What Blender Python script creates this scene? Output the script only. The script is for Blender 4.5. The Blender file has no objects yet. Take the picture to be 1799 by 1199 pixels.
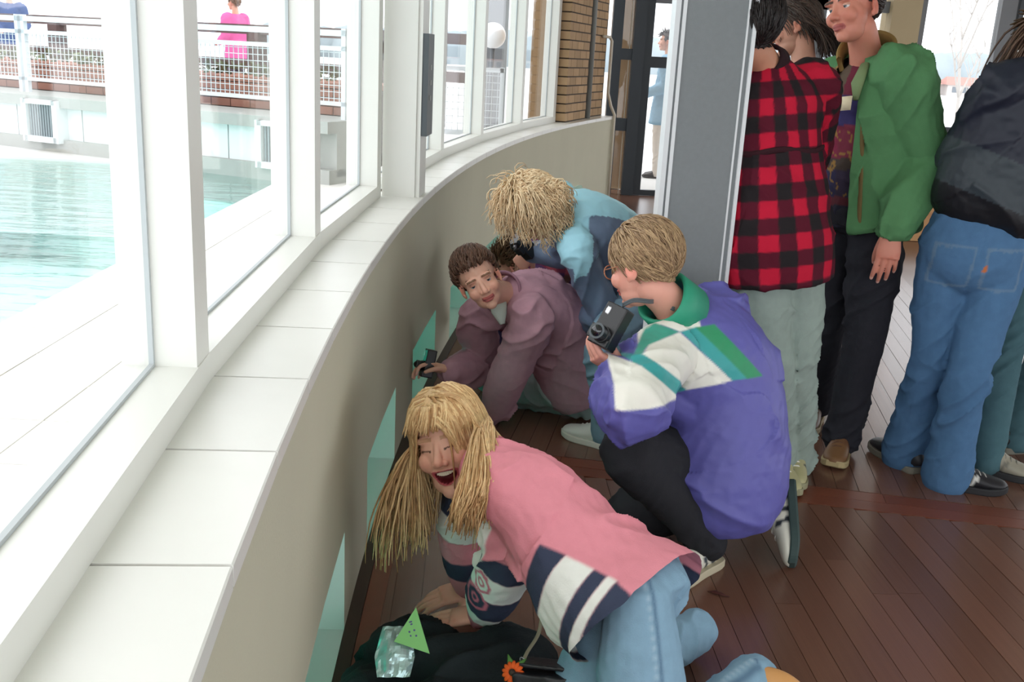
import bpy, math, random
import numpy as np
from mathutils import Matrix, Vector

random.seed(7)
scene = bpy.context.scene
COL = scene.collection

# ------------------------------------------------------------------ camera
cam_d = bpy.data.cameras.new('camera')
cam = bpy.data.objects.new('camera', cam_d)
COL.objects.link(cam)
cam_d.sensor_width = 36.0
cam_d.lens = 35.1
cam_d.clip_start = 0.05
cam_d.clip_end = 2000
cam.matrix_world = Matrix(((0.9986, -0.0526, 0.0, 0.0),
                           (0.0145, 0.2759, -0.9611, 0.0),
                           (0.0506, 0.9597, 0.2763, 1.5),
                           (0, 0, 0, 1)))
scene.camera = cam

# ------------------------------------------------------------------ sky and exposure
world = bpy.data.worlds.new('overcast_sky')
scene.world = world
world.use_nodes = True
wn = world.node_tree
bg = wn.nodes['Background']
tc = wn.nodes.new('ShaderNodeTexCoord')
sp = wn.nodes.new('ShaderNodeSeparateXYZ')
rmp = wn.nodes.new('ShaderNodeValToRGB')
rmp.color_ramp.elements[0].position = 0.0
rmp.color_ramp.elements[0].color = (0.86, 0.90, 0.95, 1)
rmp.color_ramp.elements[1].position = 0.7
rmp.color_ramp.elements[1].color = (0.97, 0.985, 1.0, 1)
wn.links.new(tc.outputs['Generated'], sp.inputs[0])
wn.links.new(sp.outputs['Z'], rmp.inputs[0])
wn.links.new(rmp.outputs[0], bg.inputs[0])
bg.inputs[1].default_value = 1.0

vs = scene.view_settings
vs.view_transform = 'Standard'
vs.look = 'None'
vs.exposure = 1.45
vs.gamma = 1.0
vs.use_curve_mapping = False
scene.cycles.max_bounces = 10
scene.cycles.transparent_max_bounces = 16
scene.cycles.use_denoising = True


# ------------------------------------------------------------------ colour + material helpers
def lin(c):
    out = []
    for v in c[:3]:
        v = v / 255.0
        out.append(v / 12.92 if v <= 0.04045 else ((v + 0.055) / 1.055) ** 2.4)
    return tuple(out)


def mat(name, rgb, rough=0.6, var=0.0, vscale=8.0, bump=0.0, bscale=60.0, spec=0.3,
        metal=0.0, vcol=False, objrand=0.0, stretch=None):
    m = bpy.data.materials.new(name)
    m.use_nodes = True
    nt = m.node_tree
    b = nt.nodes['Principled BSDF']
    b.inputs['Roughness'].default_value = rough
    b.inputs['Specular IOR Level'].default_value = spec
    b.inputs['Metallic'].default_value = metal
    if vcol:
        a = nt.nodes.new('ShaderNodeAttribute')
        a.attribute_name = 'Col'
        src = a.outputs['Color']
    else:
        r = nt.nodes.new('ShaderNodeRGB')
        r.outputs[0].default_value = (*lin(rgb), 1)
        src = r.outputs[0]
    co = nt.nodes.new('ShaderNodeTexCoord')
    vec = co.outputs['Object']
    if stretch:
        mp = nt.nodes.new('ShaderNodeMapping')
        mp.inputs['Scale'].default_value = stretch
        nt.links.new(vec, mp.inputs[0])
        vec = mp.outputs[0]
    if var > 0 or objrand > 0:
        hs = nt.nodes.new('ShaderNodeHueSaturation')
        nt.links.new(src, hs.inputs['Color'])
        val = nt.nodes.new('ShaderNodeMath')
        val.operation = 'MULTIPLY_ADD'
        nz = nt.nodes.new('ShaderNodeTexNoise')
        nz.inputs['Scale'].default_value = vscale
        nz.inputs['Detail'].default_value = 4
        nt.links.new(vec, nz.inputs['Vector'])
        nt.links.new(nz.outputs['Fac'], val.inputs[0])
        val.inputs[1].default_value = 2 * var
        val.inputs[2].default_value = 1 - var
        last = val.outputs[0]
        if objrand > 0:
            oi = nt.nodes.new('ShaderNodeObjectInfo')
            v2 = nt.nodes.new('ShaderNodeMath')
            v2.operation = 'MULTIPLY_ADD'
            nt.links.new(oi.outputs['Random'], v2.inputs[0])
            v2.inputs[1].default_value = 2 * objrand
            v2.inputs[2].default_value = 1 - objrand
            v3 = nt.nodes.new('ShaderNodeMath')
            v3.operation = 'MULTIPLY'
            nt.links.new(last, v3.inputs[0])
            nt.links.new(v2.outputs[0], v3.inputs[1])
            last = v3.outputs[0]
        nt.links.new(last, hs.inputs['Value'])
        src = hs.outputs[0]
    nt.links.new(src, b.inputs['Base Color'])
    if bump > 0:
        bz = nt.nodes.new('ShaderNodeTexNoise')
        bz.inputs['Scale'].default_value = bscale
        bz.inputs['Detail'].default_value = 3
        nt.links.new(vec, bz.inputs['Vector'])
        bp = nt.nodes.new('ShaderNodeBump')
        bp.inputs['Strength'].default_value = bump
        bp.inputs['Distance'].default_value = 0.01
        nt.links.new(bz.outputs['Fac'], bp.inputs['Height'])
        nt.links.new(bp.outputs[0], b.inputs['Normal'])
    return m


def glass_mat(name, tint=(1, 1, 1), refl=0.07):
    m = bpy.data.materials.new(name)
    m.use_nodes = True
    nt = m.node_tree
    nt.nodes.clear()
    out = nt.nodes.new('ShaderNodeOutputMaterial')
    mix = nt.nodes.new('ShaderNodeMixShader')
    tr = nt.nodes.new('ShaderNodeBsdfTransparent')
    tr.inputs[0].default_value = (*tint, 1)
    gl = nt.nodes.new('ShaderNodeBsdfGlossy')
    gl.inputs['Roughness'].default_value = 0.02
    lw = nt.nodes.new('ShaderNodeLayerWeight')
    lw.inputs[0].default_value = 0.15
    mu = nt.nodes.new('ShaderNodeMath')
    mu.operation = 'MULTIPLY_ADD'
    mu.inputs[1].default_value = 0.25
    mu.inputs[2].default_value = refl * 0.5
    nt.links.new(lw.outputs['Facing'], mu.inputs[0])
    nt.links.new(mu.outputs[0], mix.inputs[0])
    nt.links.new(tr.outputs[0], mix.inputs[1])
    nt.links.new(gl.outputs[0], mix.inputs[2])
    nt.links.new(mix.outputs[0], out.inputs[0])
    return m


M = {}
M['wall'] = mat('painted_plaster', (196, 193, 172), 0.85, var=0.05, vscale=3, bump=0.08, bscale=120)
M['tile'] = mat('sill_tile', (232, 231, 226), 0.35, var=0.03, vscale=9, objrand=0.02, spec=0.4)
M['grout'] = mat('grout', (120, 104, 90), 0.9)
M['frame'] = mat('white_lacquer', (228, 228, 222), 0.35, var=0.02, spec=0.4)
M['bead'] = mat('grey_gasket', (186, 192, 194), 0.5)
M['glass'] = glass_mat('window_glass')
M['tankglass'] = glass_mat('underwater_glass', (0.38, 0.99, 0.84))
M['cream'] = mat('cream_paint', (186, 170, 138), 0.8, var=0.04)
M['anthracite'] = mat('anthracite_steel', (52, 58, 64), 0.4, var=0.05, spec=0.4)
M['greyframe'] = mat('grey_steel_frame', (120, 124, 128), 0.45, var=0.04)
M['reveal'] = mat('reveal_tile', (226, 231, 228), 0.35, var=0.03)
M['tank'] = mat('pool_tile_turquoise', (206, 243, 236), 0.4, var=0.04)
M['plank'] = mat('floor_plank', (112, 78, 64), 0.22, var=0.16, vscale=14, objrand=0.16, bump=0.03, bscale=40,
                 stretch=(1, 0.12, 1), spec=0.55)
M['plank2'] = mat('border_plank', (118, 66, 48), 0.38, var=0.14, vscale=14, objrand=0.12, spec=0.4)
M['floorbase'] = mat('floor_base', (108, 76, 62), 0.27, var=0.2, vscale=5, spec=0.4, stretch=(6, 0.7, 1))
M['darkgap'] = mat('dark_skirting', (62, 48, 38), 0.6, var=0.1)
M['ceil'] = mat('ceiling_paint', (225, 220, 205), 0.9)
M['felt'] = mat('grey_felt', (128, 132, 134), 0.95, var=0.06, vscale=60, bump=0.12, bscale=300, spec=0.1)
M['alu'] = mat('pale_aluminium', (214, 216, 218), 0.4, metal=0.0, spec=0.5)
M['brick'] = mat('brick', (176, 146, 112), 0.85, var=0.12, vscale=12, objrand=0.14, bump=0.15, bscale=60)
M['mortar'] = mat('mortar', (84, 74, 66), 0.95)
M['pipe'] = mat('grey_pipe', (134, 136, 132), 0.5)
M['whitepipe'] = mat('white_pipe', (214, 206, 190), 0.5)
M['box'] = mat('grey_box', (86, 92, 96), 0.5)
M['deck'] = mat('deck_tile', (235, 232, 228), 0.6, var=0.03, objrand=0.02)
M['deckbase'] = mat('deck_grout', (196, 196, 194), 0.9)
M['coping'] = mat('coping_grey', (168, 170, 166), 0.8, var=0.08)
M['panel'] = mat('pool_wall_panel', (224, 230, 230), 0.6, var=0.02)
M['louvre'] = mat('louvre_steel', (140, 150, 154), 0.5, spec=0.4)
M['fence'] = mat('galvanised_fence', (214, 222, 226), 0.5)
M['wood'] = mat('weathered_wood', (104, 84, 82), 0.8, var=0.15, vscale=9)
M['planter'] = mat('planter_brick', (158, 112, 96), 0.85, var=0.12, vscale=7, objrand=0.12)
M['lightwood'] = mat('light_wood', (196, 150, 104), 0.5, var=0.1, vscale=10, stretch=(1, 6, 1))
M['ground'] = mat('pale_ground', (206, 206, 204), 0.9, var=0.08, vscale=0.3)
M['hill'] = mat('wooded_hill', (150, 162, 168), 1.0, var=0.2, vscale=0.1)
M['roof'] = mat('red_roof', (176, 128, 118), 0.9)
M['house'] = mat('pale_house', (206, 200, 196), 0.9)
M['pane'] = mat('dark_pane', (110, 118, 126), 0.2)
M['bark'] = mat('bark', (176, 170, 164), 0.9)
M['shrub'] = mat('shrub_leaf', (120, 128, 100), 0.9, var=0.2, vscale=20)
M['lampglobe'] = mat('opal_globe', (240, 240, 240), 0.3)

# pool water: clear with a turquoise tint; the ripples are relief and show by reflecting the sky
mw = bpy.data.materials.new('pool_water')
mw.use_nodes = True
nt = mw.node_tree
nt.nodes.clear()
out = nt.nodes.new('ShaderNodeOutputMaterial')
mx = nt.nodes.new('ShaderNodeMixShader')
tr = nt.nodes.new('ShaderNodeBsdfTransparent')
tr.inputs[0].default_value = (0.86, 0.99, 0.975, 1)
gl = nt.nodes.new('ShaderNodeBsdfGlossy')
gl.inputs['Roughness'].default_value = 0.04
lw = nt.nodes.new('ShaderNodeLayerWeight')      # Schlick's approximation of water's reflection
lw.inputs[0].default_value = 0.5
pw = nt.nodes.new('ShaderNodeMath')
pw.operation = 'POWER'
pw.inputs[1].default_value = 5.0
fr = nt.nodes.new('ShaderNodeMath')
fr.operation = 'MULTIPLY_ADD'
fr.inputs[1].default_value = 0.98
fr.inputs[2].default_value = 0.02
nt.links.new(lw.outputs['Facing'], pw.inputs[0])
nt.links.new(pw.outputs[0], fr.inputs[0])
co = nt.nodes.new('ShaderNodeTexCoord')
mp = nt.nodes.new('ShaderNodeMapping')
mp.inputs['Scale'].default_value = (1.2, 4.5, 1)
mp.inputs['Rotation'].default_value = (0, 0, 0.43)
nz = nt.nodes.new('ShaderNodeTexNoise')
nz.inputs['Scale'].default_value = 1.6
nz.inputs['Detail'].default_value = 3
bp = nt.nodes.new('ShaderNodeBump')
bp.inputs['Strength'].default_value = 0.3
bp.inputs['Distance'].default_value = 0.06
nt.links.new(co.outputs['Object'], mp.inputs[0])
nt.links.new(mp.outputs[0], nz.inputs['Vector'])
nt.links.new(nz.outputs['Fac'], bp.inputs['Height'])
nt.links.new(bp.outputs[0], gl.inputs['Normal'])
nt.links.new(bp.outputs[0], lw.inputs['Normal'])
nt.links.new(fr.outputs[0], mx.inputs[0])
nt.links.new(tr.outputs[0], mx.inputs[1])
nt.links.new(gl.outputs[0], mx.inputs[2])
nt.links.new(mx.outputs[0], out.inputs[0])
M['water'] = mw


# ------------------------------------------------------------------ object helpers
def tag(o, label=None, cat=None, group=None, kind=None):
    if label:
        o['label'] = label
    if cat:
        o['category'] = cat
    if group:
        o['group'] = group
    if kind:
        o['kind'] = kind
    return o


def empty(name, loc=(0, 0, 0)):
    o = bpy.data.objects.new(name, None)
    o.location = loc
    o.empty_display_size = 0.1
    COL.objects.link(o)
    return o


def setparent(o, parent):
    o.parent = parent
    if parent is not None:
        # keep the child's world placement: only top-level objects are moved from the origin
        w = Vector(parent.location) if parent.parent is None else Vector((0, 0, 0))
        o.matrix_parent_inverse = Matrix.Translation(-w)


def build(name, V, F, m, parent=None, smooth=True, cols=None):
    me = bpy.data.meshes.new(name)
    V = np.asarray(V, float)
    if isinstance(F, np.ndarray) and F.ndim == 2:
        n = len(F)
        k = F.shape[1]
        me.vertices.add(len(V))
        me.vertices.foreach_set('co', V.ravel())
        me.loops.add(n * k)
        me.loops.foreach_set('vertex_index', F.ravel().astype(np.int32))
        me.polygons.add(n)
        me.polygons.foreach_set('loop_start', np.arange(0, n * k, k, dtype=np.int32))
        me.update(calc_edges=True)
        me.validate()
    else:
        me.from_pydata([tuple(v) for v in V], [], [tuple(f) for f in F])
        me.update()
    if smooth:
        me.polygons.foreach_set('use_smooth', np.ones(len(me.polygons), bool))
    if cols is not None:
        a = me.color_attributes.new('Col', 'FLOAT_COLOR', 'POINT')
        c4 = np.ones((len(V), 4))
        c4[:, :3] = cols
        a.data.foreach_set('color', c4.ravel())
    o = bpy.data.objects.new(name, me)
    if m is not None:
        me.materials.append(m)
    COL.objects.link(o)
    if parent is not None:
        setparent(o, parent)
    return o


class PB:
    """collects closed shapes into one list of vertices and faces"""
    def __init__(s):
        s.V = []
        s.F = []

    def add(s, V, F):
        k = len(s.V)
        s.V.extend([tuple(v) for v in V])
        s.F.extend([tuple(i + k for i in f) for f in F])
        return s

    def box(s, c, d, ax=None):
        """centre, full size, optional 3 axes"""
        c = np.array(c, float)
        d = np.array(d, float) / 2
        A = np.eye(3) if ax is None else np.array(ax, float)
        V = [c + sx * d[0] * A[0] + sy * d[1] * A[1] + sz * d[2] * A[2]
             for sz in (-1, 1) for sy in (-1, 1) for sx in (-1, 1)]
        return s.add(V, [(0, 2, 3, 1), (4, 5, 7, 6), (0, 1, 5, 4), (2, 6, 7, 3), (0, 4, 6, 2), (1, 3, 7, 5)])

    def b2(s, a, b_):
        a = np.array(a, float)
        b_ = np.array(b_, float)
        return s.box((a + b_) / 2, np.abs(b_ - a))

    def beam(s, p, q, w, h=None, up=(0, 0, 1)):
        """square bar from p to q"""
        p = np.array(p, float)
        q = np.array(q, float)
        t = q - p
        L = np.linalg.norm(t)
        t /= L
        up = np.array(up, float)
        if abs(t @ up) > 0.99:
            up = np.array((0, 1.0, 0))
        x = np.cross(t, up)
        x /= np.linalg.norm(x)
        z = np.cross(x, t)
        return s.box((p + q) / 2, (w, L, h or w), (x, t, z))

    def ell(s, c, r, rot=None, nu=14, nv=10):
        c = np.array(c, float)
        V = [(0, 0, 1)]
        for i in range(1, nv):
            a = math.pi * i / nv
            for j in range(nu):
                p = 2 * math.pi * j / nu
                V.append((math.sin(a) * math.cos(p), math.sin(a) * math.sin(p), math.cos(a)))
        V.append((0, 0, -1))
        V = np.array(V) * np.array(r)
        if rot is not None:
            V = V @ np.array(rot, float)
        V = V + c
        F = [(0, 1 + j, 1 + (j + 1) % nu) for j in range(nu)]
        for i in range(nv - 2):
            for j in range(nu):
                a = 1 + i * nu + j
                b_ = 1 + i * nu + (j + 1) % nu
                F.append((a, a + nu, b_ + nu, b_))
        k = 1 + (nv - 2) * nu
        F += [(k + j, len(V) - 1, k + (j + 1) % nu) for j in range(nu)]
        return s.add(V, F)

    def tube(s, path, rad, n=14, ref=None, cap=True):
        """closed tube; rad is scalar / list of scalars / list of (r_lateral, r_other)"""
        P = np.array(path, float)
        k = len(P)
        R = np.array(rad, float)
        if R.ndim == 0:
            R = np.full((k, 2), float(R))
        elif R.ndim == 1:
            R = np.stack([R, R], 1)
        T = np.gradient(P, axis=0)
        T /= np.linalg.norm(T, axis=1)[:, None] + 1e-12
        if ref is None:
            a = np.array((0, 0, 1.0)) if abs(T[0][2]) < 0.9 else np.array((1.0, 0, 0))
            ref = [a] * k
            X = []
            x = np.cross(a, T[0])
            for i in range(k):
                x = x - (x @ T[i]) * T[i]
                x /= np.linalg.norm(x)
                X.append(x.copy())
        else:
            X = []
            for i in range(k):
                r_ = np.array(ref[i] if np.ndim(ref) == 2 else ref, float)
                x = r_ - (r_ @ T[i]) * T[i]
                X.append(x / np.linalg.norm(x))
        V = []
        for i in range(k):
            y = np.cross(T[i], X[i])
            for j in range(n):
                a = 2 * math.pi * j / n
                V.append(P[i] + math.cos(a) * R[i, 0] * X[i] + math.sin(a) * R[i, 1] * y)
        F = []
        for i in range(k - 1):
            for j in range(n):
                a = i * n + j
                b_ = i * n + (j + 1) % n
                F.append((a, b_, b_ + n, a + n))
        if cap:
            F.append(tuple(range(n - 1, -1, -1)))
            F.append(tuple((k - 1) * n + j for j in range(n)))
        return s.add(V, F)

    def obj(s, name, m, parent=None, smooth=False, cols=None):
        return build(name, s.V, s.F, m, parent, smooth, cols)


def struct(o):
    o['kind'] = 'structure'
    return o


# ------------------------------------------------------------------ curved window wall
CX, CY, RW = 22.2, 3.2, 22.62          # plan centre and radius of the wall's room face
ZS = 0.9115                            # top of the tiled sill


def arc(y, off=0.0, z=0.0):
    """point on the curve whose room-face y is y; off = distance outwards from the room face"""
    a = math.asin((y - CY) / RW)
    r = RW + off
    return np.array((CX - r * math.cos(a), CY + r * math.sin(a), z))


def arc_t(y):
    a = math.asin((y - CY) / RW)
    return np.array((math.sin(a), math.cos(a), 0.0))


def arc_n(y):
    """towards the room"""
    a = math.asin((y - CY) / RW)
    return np.array((math.cos(a), -math.sin(a), 0.0))


OPEN = [(1.63, 2.32), (2.79, 3.48), (3.96, 4.65), (5.13, 5.82), (6.3, 6.99), (7.47, 8.16)]
ZO = 0.30
ys = [0.2, 0.9]
for a_, b_ in OPEN:
    ys += [a_, (a_ + b_) / 2, b_]
    ys.append(b_ + 0.235)
ys += [9.0, 9.6, 10.2, 10.6, 11.0]
ys = sorted(set(round(v, 4) for v in ys))
zsb = [-0.02, 0.015, ZO, ZS - 0.03]


def solid(i, k):
    ym = (ys[i] + ys[i + 1]) / 2
    zm = (zsb[k] + zsb[k + 1]) / 2
    if 0.015 < zm < ZO:
        for a_, b_ in OPEN:
            if a_ < ym < b_:
                return False
    return True


TH = 0.24
V, Fw, Fr = [], [], []


def q4(lst, pts):
    k = len(V)
    V.extend(pts)
    lst.append((k, k + 1, k + 2, k + 3))


for i in range(len(ys) - 1):
    for k in range(3):
        if not solid(i, k):
            continue
        y0, y1, z0, z1 = ys[i], ys[i + 1], zsb[k], zsb[k + 1]
        q4(Fw, [arc(y0, 0, z0), arc(y1, 0, z0), arc(y1, 0, z1), arc(y0, 0, z1)][::-1])
        q4(Fw, [arc(y0, TH, z0), arc(y1, TH, z0), arc(y1, TH, z1), arc(y0, TH, z1)])
        if k == 2:
            q4(Fw, [arc(y0, 0, z1), arc(y1, 0, z1), arc(y1, TH, z1), arc(y0, TH, z1)])
        if k == 2 and not solid(i, 1):
            q4(Fr, [arc(y0, 0, z0), arc(y1, 0, z0), arc(y1, TH, z0), arc(y0, TH, z0)])
        if k == 0 and not solid(i, 1):
            q4(Fr, [arc(y0, 0, z1), arc(y1, 0, z1), arc(y1, TH, z1), arc(y0, TH, z1)])
        for ii, yy in ((i - 1, y0), (i + 1, y1)):
            if ii < 0 or ii >= len(ys) - 1:
                q4(Fw, [arc(yy, 0, z0), arc(yy, TH, z0), arc(yy, TH, z1), arc(yy, 0, z1)])
            elif not solid(ii, k):
                q4(Fr, [arc(yy, 0, z0), arc(yy, TH, z0), arc(yy, TH, z1), arc(yy, 0, z1)])
wall = build('wall_left', V, Fw + Fr, M['wall'], smooth=False)
wall.data.materials.append(M['reveal'])
for i, p in enumerate(wall.data.polygons):
    p.material_index = 0 if i < len(Fw) else 1
struct(wall)

# sill tiles on top of the wall, each its own piece; dark grout bed under them
V, F = [], []
for i in range(len(ys) - 1):
    q4(F, [arc(ys[i], 0.004, ZS - 0.031), arc(ys[i + 1], 0.004, ZS - 0.031), arc(ys[i + 1], 0.004, ZS - 0.006), arc(ys[i], 0.004, ZS - 0.006)][::-1])
    q4(F, [arc(ys[i], 0.004, ZS - 0.006), arc(ys[i + 1], 0.004, ZS - 0.006), arc(ys[i + 1], TH, ZS - 0.006), arc(ys[i], TH, ZS - 0.006)])
build('grout_bed', V, F, M['grout'], wall, smooth=False)
JY = 1.04
TL = 0.343
k = -3
while True:
    y0 = JY + k * TL + 0.003
    y1 = JY + (k + 1) * TL - 0.003
    k += 1
    if y1 > 11.0:
        break
    V, F = [], []
    t_ = 0.004
    ins = 0.0025
    for off, zz in ((-0.006, ZS - 0.03), (-0.006, ZS - ins), (-0.006 + ins, ZS), (0.19, ZS), (0.19, ZS - 0.03)):
        V.append(arc(y0, off, zz))
        V.append(arc(y1, off, zz))
    for j in range(4):
        F.append((2 * j, 2 * j + 1, 2 * j + 3, 2 * j + 2))
    F += [(0, 2, 4, 6, 8), (1, 9, 7, 5, 3), (0, 8, 9, 1)]
    build('tile', V, F, M['tile'], wall, smooth=False)

# skirting: dark strip and red-brown border plank along the wall
V, F = [], []
yy = np.linspace(0.3, 10.9, 60)
for y0, y1 in zip(yy[:-1], yy[1:]):
    q4(F, [arc(y0, 0.0, 0.018), arc(y1, 0.0, 0.018), arc(y1, -0.035, 0.010), arc(y0, -0.035, 0.010)][::-1])
    q4(F, [arc(y0, -0.035, 0.010), arc(y1, -0.035, 0.010), arc(y1, -0.035, -0.01), arc(y0, -0.035, -0.01)][::-1])
struct(build('baseboard_left', V, F, M['darkgap'], smooth=False))
V, F = [], []
for y0, y1 in zip(yy[:-1], yy[1:]):
    q4(F, [arc(y0, -0.036, 0.0055), arc(y1, -0.036, 0.0055), arc(y1, -0.088, 0.0055), arc(y0, -0.088, 0.0055)][::-1])
    q4(F, [arc(y0, -0.088, 0.0055), arc(y1, -0.088, 0.0055), arc(y1, -0.088, -0.01), arc(y0, -0.088, -0.01)][::-1])
struct(build('trim_1', V, F, M['plank2'], smooth=False))

# ------------------------------------------------------------------ underwater windows: glass, tank
for i, (a_, b_) in enumerate(OPEN):
    w = struct(empty('window_%d' % (i + 20), tuple(arc(a_))))
    p = PB()
    for y0, y1 in ((a_, a_ + 0.03), (b_ - 0.03, b_)):
        p.box((arc((y0 + y1) / 2, TH - 0.03, (ZO + 0.015) / 2)), (0.04, y1 - y0, ZO - 0.015), (arc_n(y0), arc_t(y0), (0, 0, 1)))
    p.obj('window_frame', M['reveal'], w)
    p = PB()
    ym = (a_ + b_) / 2
    p.box(arc(ym, TH - 0.03, (ZO + 0.015) / 2), (0.012, b_ - a_ - 0.05, ZO - 0.016), (arc_n(ym), arc_t(ym), (0, 0, 1)))
    p.obj('pane', M['tankglass'], w)
# the pool basin: it runs on below the deck to the low windows and is lit only by the sky through its water
tank = PB()
tank.b2((-16.2, -3.2, -1.25), (0.6, 14.0, -0.5))
tank.b2((-16.2, -3.2, -1.2), (-16.0, 14.0, 0.3))
tank.b2((-16.0, -3.2, -1.2), (-0.3, -3.0, 0.3))
tank.b2((-1.9, 9.6, -1.2), (0.6, 9.8, 0.3))
c_ = np.array((-4.83, 9.31, 0)) + np.array((0.906, -0.422, 0)) * -2.65 + np.array((0.422, 0.906, 0)) * 0.12
tank.box((c_[0], c_[1], -0.5), (12.7, 0.24, 1.44), ((0.906, -0.422, 0), (0.422, 0.906, 0), (0, 0, 1)))
for y0_ in np.arange(-3.0, 9.6, 0.6):
    ya, yb = max(y0_, -3.0), min(y0_ + 0.6, 9.6)
    k_ = len(tank.V)
    tank.add([arc(ya, TH - 0.01, -1.2), arc(yb, TH - 0.01, -1.2), arc(yb, TH - 0.01, 0.014), arc(ya, TH - 0.01, 0.014)], [(0, 1, 2, 3)])
struct(tank.obj('wall_pool_basin', M['tank']))
# ------------------------------------------------------------------ window frames above the sill
ZT = 2.95
MUL = [0.35, 1.70, 2.93, 4.08]
MUL2 = [4.30, 5.72, 6.95, 8.27, 9.42]
FO = 0.165            # room face of the frame, outwards from the wall face
FD = 0.125            # frame depth
MW = 0.085


def fbox(p, y0, y1, o0, o1, z0, z1):
    ym = (y0 + y1) / 2
    a = arc(y0, (o0 + o1) / 2, (z0 + z1) / 2)
    b_ = arc(y1, (o0 + o1) / 2, (z0 + z1) / 2)
    t = b_ - a
    L = np.linalg.norm(t)
    t /= L
    n = np.array((t[1], -t[0], 0))
    p.box((a + b_) / 2, (o1 - o0, L, z1 - z0), (n, t, (0, 0, 1)))


wi = 1
for seq in (MUL, MUL2):
    for a_, b_ in zip(seq[:-1], seq[1:]):
        w = struct(empty('window_%d' % wi, tuple(arc(a_, FO, ZS))))
        wi += 1
        p = PB()
        fbox(p, a_, b_, FO, FO + FD, ZS, ZS + 0.052)
        p.obj('bottom_rail', M['frame'], w)
        p = PB()
        fbox(p, a_, b_, FO, FO + FD, ZT - 0.08, ZT)
        p.obj('top_rail', M['frame'], w)
        p = PB()
        fbox(p, b_ - MW, b_ - 0.001, FO + 0.0005, FO + FD, ZS + 0.05, ZT - 0.05)
        p.obj('mullion', M['frame'], w)
        p = PB()
        fbox(p, a_ + 0.001, a_ + 0.03, FO + 0.07, FO + FD, ZS + 0.05, ZT - 0.05)
        p.obj('mullion', M['frame'], w)
        p = PB()
        fbox(p, b_ - MW - 0.008, b_ - MW, FO + 0.07, FO + 0.078, ZS + 0.05, ZT - 0.08)
        fbox(p, a_ + 0.03, b_ - MW, FO + 0.07, FO + 0.078, ZS + 0.052, ZS + 0.058)
        p.obj('gasket', M['bead'], w)
        p = PB()
        fbox(p, a_ + 0.03, b_ - MW, FO + 0.082, FO + 0.09, ZS + 0.05, ZT - 0.08)
        p.obj('pane', M['glass'], w)
# boxed post standing on the sill
post = empty('window_post', tuple(arc(4.17, 0.05, ZS)))
tag(post, 'white boxed post standing on the tiled sill with a dark grey unit', 'post')
p = PB()
fbox(p, 4.10, 4.27, 0.03, 0.165, ZS, ZT)
p.obj('casing', M['frame'], post)
p = PB()
fbox(p, 4.11, 4.28, 0.012, 0.03, ZS, ZT)
p.obj('cover_strip', M['frame'], post)
p = PB()
fbox(p, 4.115, 4.275, -0.012, 0.012, 1.16, 1.56)
p.obj('control_box', M['box'], post)
for zz in (1.30, 1.36, 1.42):
    p = PB()
    fbox(p, 4.17, 4.21, -0.014, -0.012, zz, zz + 0.02)
    p.obj('switch', M['pipe'], post)

# brick pier at the end of the windows: mortar core and single bricks
pier = struct(empty('wall_brick_pier', tuple(arc(9.5, 0.1, ZS))))
p = PB()
fbox(p, 9.47, 10.2, 0.085, 0.30, ZS, ZT)
fbox(p, 10.2, 10.98, 0.135, 0.30, ZS, ZT)
p.obj('mortar_core', M['mortar'], pier)
for c_ in range(24):
    z0 = ZS + c_ * 0.081 + 0.012
    y0 = 9.44 + (0.0 if c_ % 2 else -0.11)
    while y0 < 10.95:
        a_ = max(y0, 9.44)
        e_ = min(y0 + 0.205, 10.97)
        if a_ < 10.2 < e_:
            if 10.2 - a_ > e_ - 10.2:
                e_ = 10.195
            else:
                a_ = 10.205
        if e_ - a_ > 0.04:
            o0 = 0.08 if (a_ + e_) / 2 < 10.2 else 0.13
            p = PB()
            fbox(p, a_, e_, o0, o0 + (0.2 if a_ < 9.5 else 0.06), z0, z0 + 0.069)
            p.obj('brick', M['brick'], pier)
        y0 += 0.215
# drain pipe and bent white pipe on the pier
p = PB()
p.tube([arc(10.30, 0.09, ZS), arc(10.30, 0.09, 2.0), arc(10.30, 0.09, ZT)], 0.03, n=12)
tag(p.obj('drain_pipe', M['pipe'], smooth=True), 'grey vertical pipe in front of the brick pier', 'pipe')
p = PB()
pts = [arc(10.75, 0.11, 1.72), arc(10.9, 0.08, 1.72), arc(10.92, 0.06, 1.68), arc(10.92, 0.06, 1.15), arc(10.92, 0.02, 1.02), arc(10.93, -0.024, 0.93), arc(10.93, -0.026, 0.05)]
p.tube(pts, 0.016, n=10)
tag(p.obj('heating_pipe', M['whitepipe'], smooth=True), 'thin bent white pipe running down the brick pier', 'pipe')

# ------------------------------------------------------------------ floor: base and single planks
floor = PB().b2((-0.9, -3.1, -0.05), (12, 12.05, -0.004)).obj('floor', M['floorbase'])
struct(floor)
pm = PB().b2((-0.5, -0.5, -0.5), (0.5, 0.5, 0.5))
PLK = bpy.data.meshes.new('plank')
PLK.from_pydata(pm.V, [], pm.F)
PLK.materials.append(M['plank'])
PLKB = bpy.data.meshes.new('border_plank')
PLKB.from_pydata(pm.V, [], pm.F)
PLKB.materials.append(M['plank2'])


def plank(x, y, ang, w, L, me=PLK, z=0.0):
    o = bpy.data.objects.new('plank', me)
    COL.objects.link(o)
    o.parent = floor
    o.location = (x, y, -0.004 + z + random.uniform(-0.0006, 0.0006))
    o.rotation_euler = (0, 0, ang)
    o.scale = (w - 0.0022, L - 0.002, 0.010)


BW = np.array((0.9862, -0.1656))           # direction of the cross band
BN = np.array((0.1656, 0.9862))            # away from the camera
B0 = np.array((0.24, 3.45))                # a point on the near side of the band


def band_y(x):
    return B0[1] + (x - B0[0]) * BW[1] / BW[0]


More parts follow.
